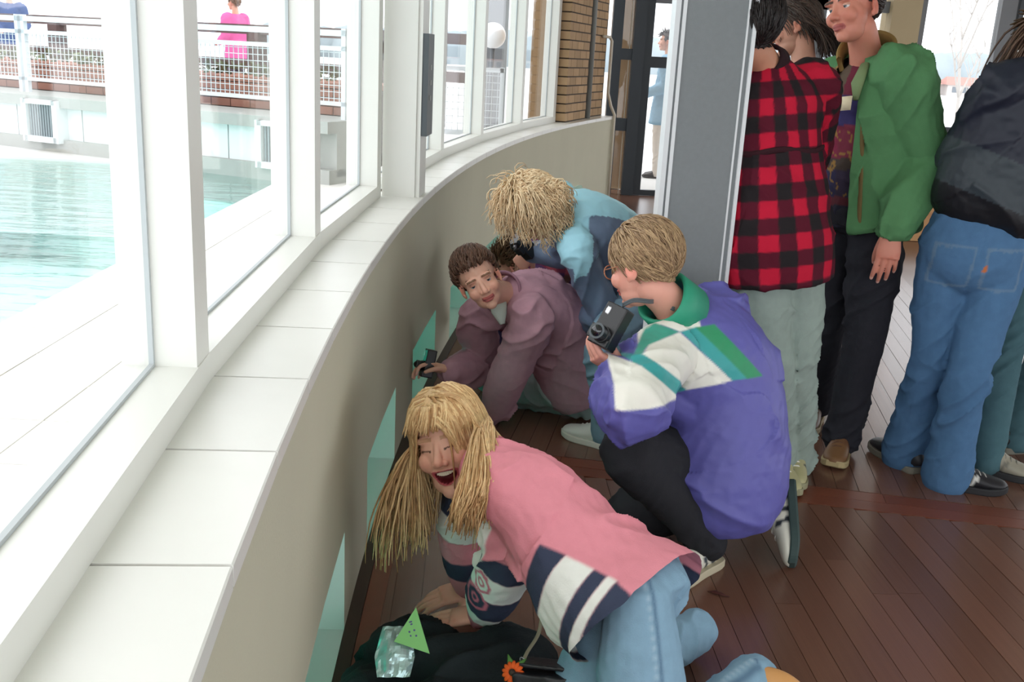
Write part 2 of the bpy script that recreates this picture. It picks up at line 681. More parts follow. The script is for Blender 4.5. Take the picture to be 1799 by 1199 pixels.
# front field: boards run away from the camera
w_ = 0.079
ang = math.radians(2.5)
dv = np.array((-math.sin(ang), math.cos(ang)))
x = -0.42
i = 0
while x < 2.3:
    # each row starts at y = 0.8 and ends at the band
    top = band_y(x - math.tan(ang) * 2.4)
    L_all = (top - 0.8) / math.cos(ang)
    cuts = [0.0]
    c_ = random.uniform(0.6, 1.3)
    while c_ < L_all - 0.4:
        cuts.append(c_)
        c_ += random.uniform(1.0, 1.7)
    cuts.append(L_all)
    for a_, b_ in zip(cuts[:-1], cuts[1:]):
        m_ = (a_ + b_) / 2
        plank(x - dv[0] * 0 + dv[0] * m_, 0.8 + dv[1] * m_, ang, w_, b_ - a_)
    x += w_ / math.cos(ang)
# the cross band: two long border boards
for k_ in (0, 1):
    for s_ in range(5):
        c_ = B0 + BN * (0.04 + 0.08 * k_) + BW * (-1.0 + 1.2 * s_ + 0.35 * k_)
        plank(c_[0], c_[1], math.atan2(BW[1], BW[0]) - math.pi / 2, 0.08, 1.2, PLKB, 0.0008)
# rear field: boards square to the band
ang2 = math.atan2(BN[1], BN[0]) - math.pi / 2
u = -1.5
while u < 3.1:
    v_ = 0.165
    first = True
    while v_ < 3.8:
        L_ = random.uniform(0.5, 1.6) if first else 1.65
        first = False
        c_ = B0 + BW * u + BN * (v_ + L_ / 2)
        if c_[0] + 0.1 > arc(min(c_[1], 10))[0] and c_[0] < 3.6 and c_[1] < 7.6:
            plank(c_[0], c_[1], ang2, w_, L_)
        v_ += L_
    u += w_

# ------------------------------------------------------------------ ceiling, back glazing and its frames
struct(PB().b2((-0.75, -3.0, 2.95), (9, 12.1, 3.05)).obj('ceiling', M['ceil']))


def frame_obj(name, boxes, m, parent):
    p = PB()
    for a_, b_ in boxes:
        p.b2(a_, b_)
    return p.obj(name, m, parent)


YB = 11.6

# dark steel glazed door next to the wall's end
d = struct(empty('door_1', (1.0, YB, 0)))
frame_obj('stile', [((0.93, YB, 0), (1.05, YB + 0.12, 2.9))], M['anthracite'], d)
frame_obj('stile', [((1.17, YB - 0.03, 0), (1.30, YB + 0.12, 2.9))], M['anthracite'], d)
frame_obj('stile', [((1.30, YB + 0.02, 0), (1.39, YB + 0.12, 2.9))], M['anthracite'], d)
frame_obj('cross_rail', [((1.05, YB, 1.50), (1.17, YB + 0.1, 1.62))], M['anthracite'], d)
frame_obj('cross_rail', [((1.05, YB, 0.72), (1.17, YB + 0.1, 0.86))], M['anthracite'], d)
frame_obj('cross_rail', [((1.39, YB + 0.03, 1.43), (1.95, YB + 0.1, 1.55))], M['anthracite'], d)
frame_obj('cross_rail', [((1.39, YB + 0.03, 0.0), (1.95, YB + 0.1, 0.06))], M['anthracite'], d)
frame_obj('cross_rail', [((1.39, YB + 0.03, 2.12), (1.95, YB + 0.1, 2.2))], M['greyframe'], d)
frame_obj('stile', [((1.95, YB, 0), (2.07, YB + 0.12, 2.9))], M['anthracite'], d)
frame_obj('pane', [((1.39, YB + 0.06, 0.06), (1.95, YB + 0.068, 2.9))], M['glass'], d)
frame_obj('pane', [((1.05, YB + 0.06, 0.0), (1.17, YB + 0.068, 2.9))], M['glass'], d)
frame_obj('door_seal', [((1.135, YB + 0.04, 0), (1.145, YB + 0.05, 2.9))], M['whitepipe'], d)
# brick return seen behind the narrow side light
p = PB()
p.b2((0.98, YB + 0.5, 0), (1.22, YB + 0.8, 2.9))
struct(p.obj('wall_return', M['brick']))
# glazed back wall
xs_ = [2.07, 3.17, 3.98]
w = struct(empty('window_10', (2.6, YB, 0)))
frame_obj('pane', [((2.07, YB + 0.06, 0.06), (3.12, YB + 0.068, 2.9))], M['glass'], w)
frame_obj('pane', [((3.27, YB + 0.06, 0.06), (3.95, YB + 0.068, 2.9))], M['glass'], w)
frame_obj('mullion', [((3.12, YB, 0), (3.27, YB + 0.12, 2.9))], M['greyframe'], w)
frame_obj('transom', [((2.07, YB, 2.14), (3.95, YB + 0.1, 2.26))], M['greyframe'], w)
frame_obj('bottom_rail', [((2.07, YB, 0), (3.95, YB + 0.1, 0.08))], M['anthracite'], w)
struct(PB().b2((3.95, YB - 0.1, 0), (4.27, YB + 0.25, 2.95)).obj('wall_column', M['cream']))
w = struct(empty('window_11', (4.8, YB, 0)))
frame_obj('stile', [((4.27, YB, 0), (4.36, YB + 0.12, 2.9))], M['greyframe'], w)
frame_obj('transom', [((4.36, YB + 0.01, 0.845), (5.2, YB + 0.1, 0.95))], M['anthracite'], w)
frame_obj('bottom_rail', [((4.36, YB, 0), (5.2, YB + 0.1, 0.08))], M['anthracite'], w)
frame_obj('stile', [((5.17, YB, 0), (5.34, YB + 0.12, 2.9))], M['greyframe'], w)
frame_obj('stile', [((5.36, YB - 0.02, 0), (5.41, YB + 0.12, 2.9))], M['anthracite'], w)
frame_obj('pane', [((4.36, YB + 0.06, 0.08), (5.17, YB + 0.068, 2.9))], M['glass'], w)
w = struct(empty('window_12', (6.2, YB, 0)))
frame_obj('pane', [((5.41, YB + 0.06, 0.08), (7.2, YB + 0.068, 2.9))], M['glass'], w)
frame_obj('stile', [((7.2, YB, 0), (7.35, YB + 0.12, 2.9))], M['greyframe'], w)
frame_obj('transom', [((5.41, YB + 0.01, 0.845), (7.2, YB + 0.1, 0.95))], M['anthracite'], w)

# low wooden bench by the back windows
bench = empty('wooden_bench', (4.2, 9.5, 0))
tag(bench, 'low light-wood bench box standing on the floor before the back windows', 'bench')
p = PB().b2((3.3, 9.3, 0.27), (5.4, 9.85, 0.33))
p.obj('seat', M['lightwood'], bench)
for xx in (3.34, 4.0, 4.66):
    PB().b2((xx, 9.34, 0.0), (xx + 0.64, 9.38, 0.27)).obj('front_panel', M['lightwood'], bench)
PB().b2((3.36, 9.38, 0), (5.36, 9.8, 0.26)).obj('body', M['lightwood'], bench)

# ------------------------------------------------------------------ grey felt display board
bd = empty('display_board', (0.57, 3.19, 0))
tag(bd, 'tall grey felt display board with pale aluminium edges behind the kneeling man', 'display board')
bx0 = np.array((0.447, 3.19, 0))
bx1 = np.array((0.697, 3.245, 0))
t_ = (bx1 - bx0) / np.linalg.norm(bx1 - bx0)
n_ = np.array((t_[1], -t_[0], 0))


def board_box(u0, u1, d0, d1, z0, z1):
    p = PB()
    L = np.linalg.norm(bx1 - bx0)
    c0 = bx0 + t_ * (u0 + u1) / 2 + n_ * (d0 + d1) / 2
    p.box((c0[0], c0[1], (z0 + z1) / 2), (u1 - u0, d1 - d0, z1 - z0), (t_, -n_, (0, 0, 1)))
    return p


BL = float(np.linalg.norm(bx1 - bx0))
board_box(0.0, BL, -0.03, 0.0, 0.04, 2.3).obj('felt_panel', M['felt'], bd)
board_box(-0.006, 0.010, -0.034, 0.006, 0.0, 2.32).obj('edge_profile', M['alu'], bd)
board_box(0.018, 0.030, -0.034, 0.004, 0.0, 2.32).obj('edge_profile', M['alu'], bd)
board_box(BL - 0.026, BL - 0.020, -0.034, 0.003, 0.0, 2.32).obj('edge_profile', M['alu'], bd)
board_box(BL - 0.006, BL + 0.006, -0.034, 0.006, 0.0, 2.32).obj('edge_profile', M['alu'], bd)

# ------------------------------------------------------------------ outside: pool deck, pool, far side
ZD = 0.45
deckb = PB()
for y0 in np.arange(-2.6, 9.6, 0.61):
    y1 = min(y0 + 0.61, 9.6)
    e0, e1 = arc(y0, 0.25)[0], arc(y1, 0.25)[0]
    q_ = [(-1.9, y0), (e0, y0), (e1, y1), (-1.9, y1)]
    deckb.add([(x_, y_, ZD - 0.14) for x_, y_ in q_] + [(x_, y_, ZD - 0.012) for x_, y_ in q_],
              [(3, 2, 1, 0), (4, 5, 6, 7), (0, 1, 5, 4), (1, 2, 6, 5), (2, 3, 7, 6), (3, 0, 4, 7)])
deck = struct(deckb.obj('floor_pool_deck', M['deckbase']))
tm = PB().b2((-0.5, -0.5, -0.5), (0.5, 0.5, 0.5))
TME = bpy.data.meshes.new('deck_tile')
TME.from_pydata(tm.V, [], tm.F)
TME.materials.append(M['deck'])
s_ = 0.30
for i in range(0, 36):
    for j in range(4):
        xx = -1.9 + 0.005 + s_ * j + s_ / 2
        yy_ = 0.2 + s_ * i + s_ / 2
        wdt = s_
        if xx + s_ / 2 > arc(min(yy_, 10))[0] - 0.28:
            r_ = arc(min(yy_, 10))[0] - 0.28
            l_ = xx - s_ / 2
            if r_ - l_ < 0.05:
                continue
            wdt = r_ - l_
            xx = (l_ + r_) / 2
        if yy_ > 9.4:
            continue
        o = bpy.data.objects.new('tile', TME)
        COL.objects.link(o)
        o.parent = deck
        o.location = (xx, yy_, ZD - 0.008 + random.uniform(-0.0007, 0.0007))
        o.scale = (wdt - 0.006, s_ - 0.006, 0.016)
FA = np.array((-4.83, 9.31, 0))
FT = np.array((0.906, -0.422, 0))
FN = np.array((0.422, 0.906, 0))


def fpt(u, off, z):
    p_ = FA + FT * u + FN * off
    return (p_[0], p_[1], z)


def fb(p, u0, u1, o0, o1, z0, z1):
    c0 = FA + FT * (u0 + u1) / 2 + FN * (o0 + o1) / 2
    p.box((c0[0], c0[1], (z0 + z1) / 2), (u1 - u0, o1 - o0, z1 - z0), (FT, FN, (0, 0, 1)))
    return p


wv = [(-1.9, -3, ZD - 0.02), (-1.9, 9.6, ZD - 0.02), fpt(-9, 0.05, ZD - 0.02), (-14, -3, ZD - 0.02)]
water = build('pool_water', [(-1.9, -3, ZD - 0.02), (-1.9, 7.94, ZD - 0.02), fpt(-9, 0.0, ZD - 0.02), (-16, -3, ZD - 0.02)], [(0, 1, 2, 3)], M['water'], smooth=False)
tag(water, 'rippling pale turquoise water of the outdoor pool beyond the windows', 'pool water')
water['kind'] = 'stuff'
far = struct(empty('wall_pool_far', fpt(0, 0, 0)))
fb(PB(), -9, 3.7, 0, 0.5, 0.2, 0.56).obj('kerb', M['coping'], far)
uu = -8.0
while uu < 3.3:
    if True:
        fb(PB(), uu + 0.006, uu + 0.41 - 0.006, 0.06, 0.12, 0.56, 0.84).obj('wall_panel', M['panel'], far)
    uu += 0.41
fb(PB(), -9, 3.7, 0.1, 0.5, 0.5, 0.84).obj('wall_core', M['coping'], far)
fb(PB(), -9, 3.7, -0.02, 0.6, 0.84, 0.93).obj('coping', M['coping'], far)
# louvred grilles in the far wall
for ug, gl_ in ((0.42, 'square grey louvred grille in the far pool wall beside the dark blue coat'), (3.05, 'square grey louvred grille in the far pool wall below the pink coat')):
    g = empty('wall_grille', fpt(ug, 0, 0.5))
    tag(g, gl_, 'grille', 'louvred grilles of the far pool wall')
    p = PB()
    for a_ in ((ug - 0.02, ug + 0.04, 0.53, 0.90), (ug + 0.36, ug + 0.42, 0.53, 0.90), (ug, ug + 0.4, 0.53, 0.58), (ug, ug + 0.4, 0.86, 0.90)):
        fb(p, a_[0], a_[1], -0.06, 0.06, a_[2], a_[3])
    p.obj('grille_frame', M['panel'], g)
    for k_ in range(10):
        fb(PB(), ug + 0.05 + k_ * 0.031, ug + 0.07 + k_ * 0.031, -0.03, 0.03, 0.58, 0.86).obj('slat', M['louvre'], g)
    fb(PB(), ug + 0.03, ug + 0.37, 0.03, 0.05, 0.57, 0.87).obj('back_plate', M['box'], g)
# brick planter behind the coping and shrubs in it
pl = empty('brick_planter', fpt(0, 1, 0.9))
tag(pl, 'long low red-brown brick planter behind the far pool wall', 'planter')
fb(PB(), -8, 3.6, 0.72, 1.4, 0.5, 1.14).obj('planter_core', M['mortar'], pl)
for r_ in range(3):
    uu = -1.6 + (0.11 if r_ % 2 else 0)
    while uu < 3.35:
        fb(PB(), uu, uu + 0.21, 0.70, 0.78, 0.93 + 0.072 * r_, 0.93 + 0.072 * r_ + 0.064).obj('brick', M['planter'], pl)
        uu += 0.22
fb(PB(), -8, 3.6, 0.70, 1.42, 1.146, 1.19).obj('planter_rim', M['planter'], pl)
# galvanised mesh fence on the coping
for fi, (u0, u1) in enumerate(((-2.35, 0.02), (0.06, 2.02), (2.06, 3.65))):
    f = empty('mesh_fence', fpt((u0 + u1) / 2, 0.3, 0.93))
    tag(f, ('pale wire mesh fence panel on the far pool wall beside the louvred grille', 'pale wire mesh fence panel on the far pool wall behind the first window post', 'pale wire mesh fence panel on the far pool wall before the pink coat')[fi], 'fence')
    for uu in (u0 + 0.02, u1 - 0.02):
        fb(PB(), uu - 0.02, uu + 0.02, 0.28, 0.32, 0.93, 1.62).obj('post', M['fence'], f)
    for zz, hh in ((1.05, 0.03), (1.47, 0.035), (1.585, 0.045)):
        fb(PB(), u0, u1, 0.28, 0.32, zz - hh / 2, zz + hh / 2).obj('rail', M['fence'], f)
    p = PB()
    uu = u0 + 0.07
    while uu < u1 - 0.04:
        fb(p, uu - 0.0025, uu + 0.0025, 0.298, 0.303, 1.05, 1.47)
        uu += 0.05
    zz = 1.09
    while zz < 1.46:
        fb(p, u0, u1, 0.298, 0.303, zz - 0.0025, zz + 0.0025)
        zz += 0.05
    o = p.obj('wire_mesh', M['fence'], f)
    o['kind'] = 'stuff'
# rustic wooden rail fence further back
wf = empty('rail_fence', fpt(0, 4, 0.6))
tag(wf, 'dark weathered wooden rail fence behind the brick planter', 'fence')
for k_ in range(5):
    fb(PB(), -3.6 + k_ * 1.5, -3.45 + k_ * 1.5, 2.4, 2.55, 0.3, 1.62).obj('post', M['wood'], wf)
for zz in (1.2, 1.56):
    fb(PB(), -3.7, 3.6, 2.44, 2.52, zz, zz + 0.1).obj('rail', M['wood'], wf)
# terrace and distance on the pool side
ter = PB()
ter.b2((-60, 8.5, -0.2), (0.2, 80, 0.45))
struct(ter.obj('floor_terrace', M['ground']))
# fence, lamp and railings seen through the far windows of the curved wall
f = empty('mesh_fence', (-0.7, 12.0, 0.45))
tag(f, 'pale tall wire mesh gate fence beside the white globe lamp', 'fence')
for xx in (-1.36, -0.3):
    PB().b2((xx, 12.0, 0.45), (xx + 0.05, 12.05, 1.34)).obj('post', M['fence'], f)
for zz in (0.55, 1.28):
    PB().b2((-1.36, 12.0, zz), (-0.26, 12.05, zz + 0.05)).obj('rail', M['fence'], f)
p = PB()
for k_ in range(16):
    p.b2((-1.3 + k_ * 0.065, 12.02, 0.55), (-1.294 + k_ * 0.065, 12.026, 1.3))
for k_ in range(9):
    p.b2((-1.34, 12.02, 0.6 + k_ * 0.08), (-0.28, 12.026, 0.606 + k_ * 0.08))
o = p.obj('wire_mesh', M['fence'], f)
o['kind'] = 'stuff'
gl = empty('globe_lamp', (-0.44, 13.2, 0.45))
tag(gl, 'white opal globe lamp on a slim post outside the far windows', 'lamp')
p = PB()
p.ell((-0.44, 13.2, 1.71), (0.16, 0.16, 0.16), nu=20, nv=14)
p.obj('globe', M['lampglobe'], gl, smooth=True)
p = PB()
p.tube([(-0.44, 13.2, 0.45), (-0.44, 13.2, 1.56)], 0.03)
p.obj('post', M['greyframe'], gl, smooth=True)
# tall grey posts of the neighbouring building and its brick wall
nb = empty('neighbour_building', (0.2, 14, 0.45))
tag(nb, 'brick corner of the neighbouring wing with grey columns beyond the windows', 'building')
PB().b2((0.05, 12.6, 0.3), (0.72, 13.4, 4)).obj('wall', M['brick'], nb)
PB().b2((-0.62, 14.4, 0.3), (-0.28, 14.7, 4)).obj('column', M['greyframe'], nb)
PB().b2((-1.25, 14.4, 0.3), (-1.12, 14.6, 4)).obj('column', M['greyframe'], nb)
# stacked low shrubs between fence and terrace
def shrub(name, c0, r_, n, label, group=None, m=None, parent=None):
    p = PB()
    rg = random.Random(int(abs(c0[0] * 97 + c0[1] * 13)))
    for k_ in range(n):
        a = rg.uniform(0, 6.28)
        q_ = rg.uniform(0, 1) ** 0.5
        cc = np.array((c0[0] + math.cos(a) * q_ * r_[0], c0[1] + math.sin(a) * q_ * r_[1], c0[2] + rg.uniform(0.05, 1) * r_[2]))
        s1 = rg.uniform(0.03, 0.07)
        d1 = np.array((rg.gauss(0, 1), rg.gauss(0, 1), rg.gauss(0, 1)))
        d1 /= np.linalg.norm(d1)
        d2 = np.cross(d1, (0.3, 0.5, 0.8))
        d2 /= np.linalg.norm(d2)
        p.add([cc - d1 * s1, cc + d2 * s1 * 0.5, cc + d1 * s1, cc - d2 * s1 * 0.5], [(0, 1, 2, 3)])
    o = p.obj(name, m or M['shrub'])
    tag(o, label, 'shrub', group)
    return o


for k_ in range(6):
    q_ = fpt(-2.6 + k_ * 1.05, 1.05, 1.1)
    shrub('low_shrub', q_, (0.5, 0.28, 0.2), 160, 'low grey-green shrub growing in the brick planter', 'shrubs in the brick planter')

# ------------------------------------------------------------------ outside at the back: ground, houses, wooded hills, bare tree
struct(PB().b2((0.2, 12.1, -0.3), (30, 20, -0.02)).obj('floor_back_terrace', M['ground']))
struct(PB().b2((-200, 80, -6.6), (700, 900, -6)).obj('ground_far', M['ground']))
hills = PB()
rg = random.Random(3)
for k_ in range(60):
    xx = -150 + k_ * 13
    hh = rg.uniform(8, 13)
    hills.ell((xx, 620 + rg.uniform(-20, 20), -6), (rg.uniform(14, 24), 12, hh + 10), nu=10, nv=8)
o = hills.obj('hill_treeline', M['hill'], smooth=True)
o['kind'] = 'stuff'
tag(o, 'hazy blue-grey wooded ridge on the horizon', 'trees')
hx = 150
hk = 0
while hx < 300:
    hw = rg.uniform(16, 24)
    hs = empty('house', (hx, 430, -6))
    tag(hs, 'low pale house with a red-brown roof far beyond the back windows', 'house', 'far row of houses')
    p = PB().b2((hx, 425, -6), (hx + hw, 435, -1.6))
    p.obj('wall', M['house'], hs)
    p = PB()
    p.add([(hx - 1, 424, -1.6), (hx + hw + 1, 424, -1.6), (hx + hw + 1, 436, -1.6), (hx - 1, 436, -1.6), (hx + 1, 430, 1.6), (hx + hw - 1, 430, 1.6)],
          [(0, 1, 5, 4), (2, 3, 4, 5), (0, 4, 3), (1, 2, 5), (3, 2, 1, 0)])
    p.obj('roof', M['roof'], hs)
    q_ = hx + 2
    while q_ < hx + hw - 3:
        PB().b2((q_, 424.8, -4.6), (q_ + 2.2, 425.1, -2.4)).obj('window', M['pane'], hs)
        q_ += 4.2
    hx += hw + rg.uniform(2, 6)
# bare tree
tree = empty('bare_tree', (14.2, 33.5, -1.8))
tag(tree, 'slender leafless tree standing outside the back windows', 'tree')
tp = PB()
rg = random.Random(11)


def branch(p0, d0, L, r_, depth):
    pts = [np.array(p0)]
    d_ = np.array(d0, float)
    for s1 in range(5):
        d_ = d_ + np.array((rg.gauss(0, .06), rg.gauss(0, .06), rg.gauss(0.02, .05)))
        d_ /= np.linalg.norm(d_)
        pts.append(pts[-1] + d_ * L / 5)
    tp.tube(pts, np.linspace(r_, r_ * 0.45, 6), n=5)
    if depth > 0:
        for s1 in range(2, 6):
            for q_ in range(2 if depth > 1 else 2):
                a = rg.uniform(0, 6.28)
                dd = d_ * 0.8 + np.array((math.cos(a), math.sin(a), 0.25)) * 0.65
                dd /= np.linalg.norm(dd)
                branch(pts[s1], dd, L * rg.uniform(0.4, 0.62), r_ * 0.42, depth - 1)


branch((14.2, 33.5, -1.9), (0.02, 0, 1), 4.6, 0.085, 2)
o = tp.obj('trunk_and_branches', M['bark'], tree, smooth=True)
struct(PB().b2((0.2, 20.0, -2.2), (60, 80, -1.9)).obj('ground_slope', M['ground']))

# ================================================================== figure toolkit
def nrm(v):
    v = np.array(v, float)
    return v / (np.linalg.norm(v) + 1e-12)


def _hash(ix, iy, iz, seed):
    h = (ix * 374761393 + iy * 668265263 + iz * 2147483647 + seed * 974711) & 0xFFFFFFFF
    h = ((h ^ (h >> 13)) * 1274126177) & 0xFFFFFFFF
    return ((h ^ (h >> 16)) & 0xFFFF) / 65535.0


def vnoise(P, seed=0):
    P = np.asarray(P, float)
    I = np.floor(P).astype(np.int64)
    f = P - I
    f = f * f * (3 - 2 * f)
    out = 0
    for dx in (0, 1):
        for dy in (0, 1):
            for dz in (0, 1):
                w = (f[:, 0] if dx else 1 - f[:, 0]) * (f[:, 1] if dy else 1 - f[:, 1]) * (f[:, 2] if dz else 1 - f[:, 2])
                out = out + w * _hash(I[:, 0] + dx, I[:, 1] + dy, I[:, 2] + dz, seed)
    return out


def crom(P, k=5):
    """Catmull-Rom resample of rows (positions with radii in the same row)"""
    P = np.array(P, float)
    if len(P) < 3:
        t = np.linspace(0, 1, k + 1)[:, None]
        return P[0] * (1 - t) + P[-1] * t
    Q = np.vstack([2 * P[0] - P[1], P, 2 * P[-1] - P[-2]])
    out = []
    for i in range(1, len(Q) - 2):
        for t in np.arange(k) / k:
            a, b_, c_, d_ = Q[i - 1], Q[i], Q[i + 1], Q[i + 2]
            out.append(0.5 * (2 * b_ + (c_ - a) * t + (2 * a - 5 * b_ + 4 * c_ - d_) * t * t + (3 * b_ - a - 3 * c_ + d_) * t ** 3))
    out.append(P[-1])
    return np.array(out)


def limb(pb, pts, rad, k=5, n=14, round_ends=True):
    rows = np.hstack([np.array(pts, float), np.array(rad, float)[:, None]])
    rows = crom(rows, k)
    rows[:, 3] = np.maximum(rows[:, 3], 0.002)
    if round_ends:
        for end in (0, -1):
            a = rows[0] if end == 0 else rows[-1]
            b_ = rows[1] if end == 0 else rows[-2]
            d_ = nrm(a[:3] - b_[:3])
            add = []
            for f in (0.5, 0.85, 1.0):
                add.append(np.append(a[:3] + d_ * a[3] * f, a[3] * math.sqrt(max(1 - f * f, 0.02))))
            rows = np.vstack([add[::-1], rows]) if end == 0 else np.vstack([rows, add])
    pb.tube(rows[:, :3], rows[:, 3], n=n)
    return pb


def remesh(pb, voxel, smooth=2):
    me = bpy.data.meshes.new('tmp')
    me.from_pydata(pb.V, [], pb.F)
    ob = bpy.data.objects.new('tmp', me)
    COL.objects.link(ob)
    m_ = ob.modifiers.new('r', 'REMESH')
    m_.mode = 'VOXEL'
    m_.voxel_size = voxel
    if smooth:
        s_ = ob.modifiers.new('s', 'SMOOTH')
        s_.factor = 0.5
        s_.iterations = smooth
    dg = bpy.context.evaluated_depsgraph_get()
    ev = ob.evaluated_get(dg)
    m2 = ev.to_mesh()
    V = np.empty(len(m2.vertices) * 3)
    m2.vertices.foreach_get('co', V)
    F = np.empty(len(m2.loops), np.int32)
    m2.loops.foreach_get('vertex_index', F)
    F = F.reshape(-1, 4)
    ev.to_mesh_clear()
    bpy.data.objects.remove(ob)
    bpy.data.meshes.remove(me)
    return V.reshape(-1, 3), F


def vnormals(V, F):
    a = V[F[:, 2]] - V[F[:, 0]]
    b_ = V[F[:, 3]] - V[F[:, 1]]
    n = np.cross(a, b_)
    N = np.zeros_like(V)
    for k_ in range(4):
        np.add.at(N, F[:, k_], n)
    return N / (np.linalg.norm(N, axis=1)[:, None] + 1e-12)


def axial(V, pts):
    """distance along a polyline (m), distance from it, and the offset vector"""
    P = np.array(pts, float)
    bd = np.full(len(V), 1e9)
    bs = np.zeros(len(V))
    bo = np.zeros_like(V)
    acc = 0.0
    for i in range(len(P) - 1):
        d_ = P[i + 1] - P[i]
        L = np.linalg.norm(d_)
        d_ = d_ / L
        lo = -1e9 if i == 0 else 0
        hi = 1e9 if i == len(P) - 2 else L
        t = np.clip((V - P[i]) @ d_, lo, hi)
        tc_ = np.clip(t, 0, L)
        off = V - (P[i] + tc_[:, None] * d_)
        D = np.linalg.norm(off, axis=1)
        m_ = D < bd
        bd[m_] = D[m_]
        bs[m_] = acc + t[m_]
        bo[m_] = off[m_]
        acc += L
    return bs, bd, bo


def folds(V, F, polys, amp=0.005, freq=22.0, seed=1, fine=0.0015):
    """cloth folds: ridged noise running around each limb, plus fine crumple"""
    N = vnormals(V, F)
    best = np.full(len(V), 1e9)
    S = np.zeros(len(V))
    O = np.zeros_like(V)
    for i, pl_ in enumerate(polys):
        s_, d_, o_ = axial(V, pl_)
        m_ = d_ < best
        best[m_] = d_[m_]
        S[m_] = s_[m_] + i * 3.1
        O[m_] = o_[m_] / (d_[m_][:, None] + 1e-6)
    q = np.stack([S * freq + O[:, 0] * 1.3, O[:, 1] * 1.1 + V[:, 2] * 3, O[:, 2] * 1.1 + V[:, 0] * 3], 1)
    n1 = vnoise(q, seed)
    n2 = vnoise(q * 0.5 + 7, seed + 3)
    r_ = 1 - np.abs(2 * n1 - 1)
    disp = 2.3 * amp * (r_ ** 3 - 0.3) * np.clip(2.2 * n2 - 0.45, 0.1, 1.3)
    disp = disp + fine * (vnoise(V * 55, seed + 9) - 0.5) * 2 + amp * 0.8 * (vnoise(V * 9, seed + 5) - 0.5)
    return V + N * disp[:, None]


def mix3(a, b_, f):
    f = np.asarray(f)[:, None]
    return a * (1 - f) + b_ * f


def band(t, a, b_, w=.012):
    return np.clip((t - a) / w + .5, 0, 1) * np.clip((b_ - t) / w + .5, 0, 1)


def sdpoly(x, y, poly):
    d_ = np.full(len(x), 1e9)
    for i in range(len(poly)):
        ax, ay = poly[i - 1]
        bx, by = poly[i]
        ex, ey = bx - ax, by - ay
        t = np.clip(((x - ax) * ex + (y - ay) * ey) / (ex * ex + ey * ey + 1e-12), 0, 1)
        d_ = np.minimum(d_, np.hypot(x - ax - t * ex, y - ay - t * ey))
    return np.where(inpoly(x, y, poly), d_, -d_)


def inpoly(x, y, poly):
    r_ = np.zeros(len(x), bool)
    j = len(poly) - 1
    for i in range(len(poly)):
        xi, yi = poly[i]
        xj, yj = poly[j]
        m_ = ((yi > y) != (yj > y)) & (x < (xj - xi) * (y - yi) / (yj - yi + 1e-12) + xi)
        r_ ^= m_
        j = i
    return r_


M['cloth'] = mat('woven_cloth', (255, 255, 255), 0.85, var=0.06, vscale=40, bump=0.12, bscale=260, spec=0.15, vcol=True)
M['nylon'] = mat('shiny_nylon', (255, 255, 255), 0.5, var=0.04, vscale=20, bump=0.10, bscale=35, spec=0.35, vcol=True)
M['denim'] = mat('denim', (255, 255, 255), 0.9, var=0.14, vscale=30, bump=0.15, bscale=320, spec=0.1, vcol=True)
M['skin'] = mat('skin', (255, 255, 255), 0.5, var=0.04, vscale=30, bump=0.04, bscale=200, spec=0.35, vcol=True)
M['skin'].node_tree.nodes['Principled BSDF'].inputs['Subsurface Weight'].default_value = 0.12
M['skin'].node_tree.nodes['Principled BSDF'].inputs['Subsurface Radius'].default_value = (0.02, 0.008, 0.004)
M['hair'] = mat('hair', (255, 255, 255), 0.45, var=0.25, vscale=90, spec=0.4, vcol=True, bump=0.3, bscale=140)
M['shoe'] = mat('shoe_leather', (255, 255, 255), 0.5, var=0.05, vscale=30, spec=0.4, vcol=True)
M['rubber'] = mat('sole_rubber', (255, 255, 255), 0.7, var=0.06, vcol=True)
M['eye'] = mat('eyeball', (255, 255, 255), 0.12, spec=0.6, vcol=True)
M['teeth'] = mat('teeth', (232, 222, 202), 0.25)
M['blackplastic'] = mat('black_plastic', (26, 26, 28), 0.35, spec=0.5)
M['chrome'] = mat('bright_metal', (200, 200, 204), 0.25, metal=0.6)
M['lens'] = mat('lens_glass', (12, 14, 24), 0.05, spec=0.9)


# ------------------------------------------------------------------ head
SKIN = lin((214, 164, 142))


def frame3(fwd, up):
    """columns: person's left (+x), back (+y), up (+z); the face looks along -y"""
    y = -nrm(fwd)
    z = nrm(np.array(up, float) - (np.array(up, float) @ y) * y)
    x = np.cross(y, z)
    return np.stack([x, y, z], 1)


